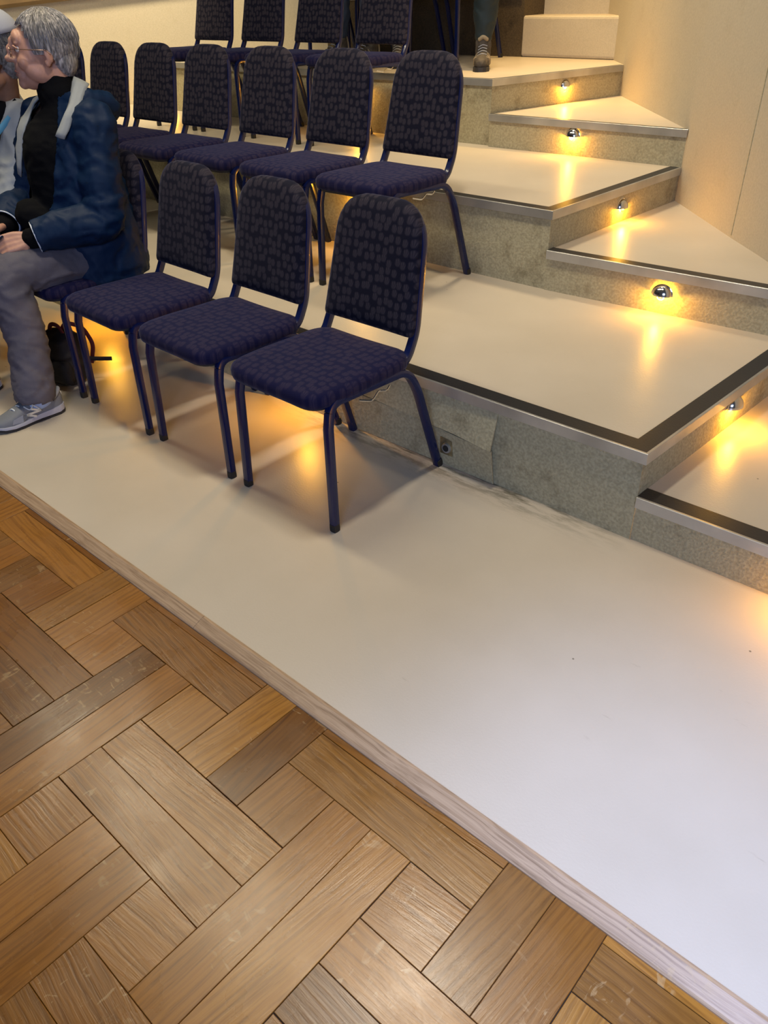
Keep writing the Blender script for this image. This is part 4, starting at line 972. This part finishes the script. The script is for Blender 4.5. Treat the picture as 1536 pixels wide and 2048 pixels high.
def build_companion():
    t = thing('person', 'person in a pale grey cap and pale coat at the left edge', 'person')
    Mh = headM((-3.590, 1.60, 1.262), (-.40, -.9), 0.10, 0.10, 1.12)
    neck = V((-3.72, 1.66, 1.08)); hips = V((-3.79, 1.66, .56)); chest = V((-3.77, 1.66, .92))
    shN, shF = V((-3.58, 1.66, 1.02)), V((-3.95, 1.66, 1.02)); elN, elF = V((-3.56, 1.52, .74)), V((-4.0, 1.5, .74)); wrN, wrF = V((-3.66, 1.33, .68)), V((-3.88, 1.32, .68))
    knN, knF = V((-3.70, 1.20, .54)), V((-3.92, 1.20, .54)); anN, anF = V((-3.71, 1.14, .09)), V((-3.93, 1.14, .09))
    bm = bmesh.new(); head_parts(bm, None); xform(bm, bm.verts, Mh)
    add_chain(bm, [neck + V((0, .01, -.06)), Mh @ V((0, .030, -.055))], [.062, .056], 18); add_chain(bm, [hips, chest, neck + V((0, 0, -.07))], [.13, .13, .08], 20)
    for sh, el, wr in ((shN, elN, wrN), (shF, elF, wrF)):
        add_chain(bm, [sh, el, wr], [.05, .042, .027], 14); d = (wr - el).normalized(); hand(bm, wr + d * .01, d, V((0, 0, 1)), 1 if wr is wrN else -1, .4)
    for k, a, x in ((knN, anN, -3.70), (knF, anF, -3.89)): add_chain(bm, [V((x, 1.66, .55)), k, a, a + V((0, -.07, -.05))], [.085, .058, .037, .034], 14)
    mesh_obj('body', remesh(bm, .005, 3, .5), 'skin2', t)
    face_bits(t, Mh, False); hair(t, Mh, 'hair2', 500, 9)
    bm = bmesh.new(); add_ell(bm, (0, .026, .055), (.093, .113, .098), None, 32, 20)
    bmesh.ops.delete(bm, geom=[f for f in bm.faces if f.calc_center_median().z < .058 + .12 * f.calc_center_median().y], context='FACES'); bmesh.ops.solidify(bm, geom=bm.faces[:], thickness=.003)
    vs = add_ell(bm, (0, -.105, .052), (.066, .055, .005), Matrix.Rotation(.25, 3, 'X')); xform(bm, bm.verts, Mh); bmo('cap', bm, 'cap', t, True, 180)
    bm = bmesh.new()
    sect = [(.50, .225, .175), (.62, .22, .17), (.80, .215, .16), (.95, .215, .145), (1.03, .19, .115), (1.08, .12, .09), (1.115, .09, .08)]
    loft(bm, [[V((-3.775 + rx * math.cos(a) + (.04 if z > 1 else 0), 1.66 + ry * math.sin(a), z)) for a in [2 * PI * k / 32 for k in range(32)]] for z, rx, ry in sect])
    for sh, el, wr in ((shN, elN, wrN), (shF, elF, wrF)): add_chain(bm, [sh, el, wr], [.078, .068, .048], 16)
    me = remesh(bm, .010, 3, .5); wrinkle(me, .010, (7, 7, 9), True, 5.0); wrinkle(me, .003, (22, 22, 22), True, 1.0); mesh_obj('coat', me, 'pale', t)
    bm = bmesh.new(); add_chain(bm, [neck + V((-.02, .0, -.05)), neck + V((-.0, -.02, .02))], [.09, .083], 18); add_chain(bm, [V((-3.60, 1.60, 1.06)), V((-3.64, 1.53, 1.00)), V((-3.68, 1.49, .88))], [.045, .05, .035], 12)
    mesh_obj('scarf', remesh(bm, .009, 2, .5), 'black', t)
    bm = bmesh.new(); add_tube(bm, [V((-3.555, 1.66, 1.095)), V((-3.575, 1.575, 1.03)), V((-3.60, 1.515, .92)), V((-3.63, 1.49, .78)), V((-3.66, 1.48, .66))], .018, 8, flat=.4); bmo('bag_strap', bm, 'black', t)
    bm = bmesh.new(); add_tube(bm, [V((-3.535, 1.60, 1.045)), V((-3.560, 1.525, .98)), V((-3.60, 1.49, .88)), V((-3.62, 1.475, .78))], .012, 8, flat=.4); bmo('coat_trim', bm, 'aqua', t)
    bm = bmesh.new()
    add_chain(bm, [V((-3.79, 1.68, .56)), V((-3.79, 1.60, .56))], [.15, .145], 18)
    for k, a, x in ((knN, anN, -3.70), (knF, anF, -3.89)): add_chain(bm, [V((x, 1.64, .55)), k, a + V((0, 0, .06))], [.10, .08, .07], 18)
    me = remesh(bm, .010, 3, .5); wrinkle(me, .006, (9, 9, 14), True, 7.0); mesh_obj('trousers', me, 'pale', t)
    for a in (anN, anF):
        sh = bpy.data.objects.new('shoe', None); COL.objects.link(sh); sh.parent = t; sneaker(sh, (a.x, a.y + .06, 0), (0, -1), False)
    return t
build_companion()

def boot(parent, heel, fwd, z0):
    f = V((fwd[0], fwd[1], 0)).normalized(); s = V((-f.y, f.x, 0)); H0 = V(heel) + V((0, 0, z0))
    def P(a, b_, z): return H0 + f * a + s * b_ + V((0, 0, z))
    bm = bmesh.new()
    add_chain(bm, [P(.055, 0, .14), P(.05, 0, .08), P(.05, 0, .05)], [.050, .047, .044], 16); add_chain(bm, [P(.04, 0, .05), P(.12, 0, .055), P(.19, 0, .045), P(.245, 0, .040)], [.040, .046, .046, .036], 16)
    me = remesh(bm, .006, 2, .5); wrinkle(me, .003, (30, 30, 30), True); mesh_obj('upper', me, 'boot', parent)
    bm = bmesh.new(); A = [-.005, .01, .06, .12, .18, .24, .28, .292]; W_ = [.02, .036, .042, .042, .050, .050, .034, .014]
    loft(bm, [[P(a, -w_, 0), P(a, -w_, .024), P(a, w_, .024), P(a, w_, 0)] for a, w_ in zip(A, W_)]); bmo('sole', bm, 'outsole', parent, False)
    for sg in (-1, 1):
        for i in range(4):
            bm = bmesh.new(); a = .10 + .03 * i; add_chain(bm, [P(a - .02, sg * .047, .035), P(a, sg * .046, .065), P(a + .012, sg * .030, .092 - .006 * i)], [.006, .006, .005], 8); bmo('side_band', bm, 'boot_pale', parent)
        bm = bmesh.new(); add_chain(bm, [P(.01, sg * .038, .035), P(.0, sg * .030, .10), P(.02, sg * .036, .165)], [.007, .007, .006], 8); bmo('heel_band', bm, 'boot_pale', parent)
    for i in range(5):
        bm = bmesh.new(); a = .085 + .025 * i; z = .150 - .014 * i; add_chain(bm, [P(a, -.026, z - .012), P(a + .012, 0, z), P(a, .026, z - .006)], [.003] * 3, 6); bmo('lace', bm, 'lace' if i < 1 else 'shoe_mesh', parent)
    bm = bmesh.new(); add_chain(bm, [P(.095, -.022, .165), P(.10, 0, .178), P(.095, .022, .165)], [.012, .013, .012], 10); bmo('tongue', bm, 'boot_pale', parent)
def sitter(label, cx, zf, foot, chair_x, cloth, other, forward):
    t = thing('person', label, 'person'); bm = bmesh.new()
    hipN, hipF = V((chair_x + .10, 5.20, zf + .56)), V((chair_x - .10, 5.20, zf + .56))
    kN = V((foot[0] + .0, foot[1] + .02, zf + .53)); kF = V((other[0], other[1] + .02, zf + .53)); aN = V((foot[0], foot[1], zf + .10)); aF = V((other[0], other[1], zf + .10))
    for h, k, a in ((hipN, kN, aN), (hipF, kF, aF)): add_chain(bm, [h, (h + k) / 2, k, (k + a) / 2, a], [.09, .08, .058, .052, .037], 16)
    add_chain(bm, [V((chair_x, 5.2, zf + .56)), V((chair_x, 5.2, zf + .9)), V((chair_x, 5.2, zf + 1.08))], [.13, .13, .07], 18)
    Mh = headM((chair_x, 5.17, zf + 1.27), (0, -1), .1); b3 = bmesh.new(); head_parts(b3, None); xform(b3, b3.verts, Mh); tmp = bpy.data.meshes.new('t'); b3.to_mesh(tmp); b3.free(); bm.from_mesh(tmp)
    add_chain(bm, [V((chair_x, 5.2, zf + 1.05)), V((chair_x, 5.19, zf + 1.2))], [.06, .055], 16)
    for sx in (-1, 1):
        sh = V((chair_x + sx * .19, 5.2, zf + 1.0)); el = V((chair_x + sx * .23, 5.05, zf + .74)); wr = V((chair_x + sx * .12, 4.82, zf + .66)); add_chain(bm, [sh, el, wr], [.05, .042, .028], 12)
        d = (wr - el).normalized(); hand(bm, wr, d, V((0, 0, 1)), -sx, .4)
    mesh_obj('body', remesh(bm, .006, 2, .5), 'skin', t); hair(t, Mh, 'hair2', 200, 12)
    bm = bmesh.new(); add_chain(bm, [V((chair_x, 5.24, zf + .57)), V((chair_x, 5.15, zf + .57))], [.15, .145], 18)
    for h, k, a in ((hipN, kN, aN), (hipF, kF, aF)): add_chain(bm, [h, (h + k) / 2, k, (k + a) / 2, a + V((0, .0, .085))], [.105, .095, .082, .072, .052], 18)
    me = remesh(bm, .010, 3, .5); wrinkle(me, .007, (10, 10, 16), True, 2.5); mesh_obj('trousers', me, cloth, t)
    bm = bmesh.new(); loft(bm, [[V((chair_x + rx * math.cos(a), 5.2 + ry * math.sin(a), zf + z)) for a in [2 * PI * k / 24 for k in range(24)]] for z, rx, ry in ((.5, .19, .16), (.8, .2, .15), (1.0, .19, .12), (1.1, .08, .08))])
    for sx in (-1, 1): add_chain(bm, [V((chair_x + sx * .19, 5.2, zf + 1.0)), V((chair_x + sx * .23, 5.05, zf + .74)), V((chair_x + sx * .13, 4.84, zf + .66))], [.07, .06, .045], 14)
    mesh_obj('jumper', remesh(bm, .010, 3, .5), 'black', t)
    for (fx, fy), g in ((foot, 1), (other, 1)):
        sh = bpy.data.objects.new('boot', None); COL.objects.link(sh); sh.parent = t; fv = V(forward).normalized(); boot(sh, (fx - fv.x * .05, fy - fv.y * .05, 0), forward, zf)
    return t
sitter('person in dark teal trousers and hiking boots on the third tier', 0, Z3, (-3.345, 4.66), -3.95, 'teal', (-4.02, 4.62), (.55, -.85))
sitter('person in dark blue trousers seated behind the third row, seen between two chair backs', 0, Z3, (-4.62, 4.66), -4.48, 'denim', (-4.30, 4.64), (0, -1))

# backpack under the man's chair
bp_ = thing('backpack', 'black backpack with dark red straps on the platform under the man\'s chair', 'backpack', (-3.27, 1.43, 0), .25)
bm = bmesh.new(); add_box(bm, (0, 0, .115), (.20, .15, .23), None, .05); me = remesh(bm, .009, 4, .6); wrinkle(me, .009, (10, 10, 14), True, 4); mesh_obj('bag_body', me, 'bag', bp_)
bm = bmesh.new(); add_box(bm, (.05, -.075, .08), (.13, .05, .11), None, .022); me = remesh(bm, .008, 3, .6); mesh_obj('front_pocket', me, 'bag', bp_)
bm = bmesh.new(); add_tube(bm, fillet([(.00, .02, .22), (.03, .03, .27), (.10, .06, .25), (.13, .07, .17), (.10, .06, .08)], .03, 5), .010, 8, flat=.35); bmo('strap', bm, 'red', bp_)
bm = bmesh.new(); add_tube(bm, fillet([(-.05, .0, .22), (-.03, .0, .265), (.02, .0, .265), (.04, .0, .22)], .03, 5), .010, 8, flat=.5); bmo('grab_handle', bm, 'red', bp_)
bm = bmesh.new(); add_tube(bm, [(.08, .03, .11), (.13, .06, .105), (.19, .10, .10)], .010, 8, flat=.4); bmo('side_strap', bm, 'bag', bp_)
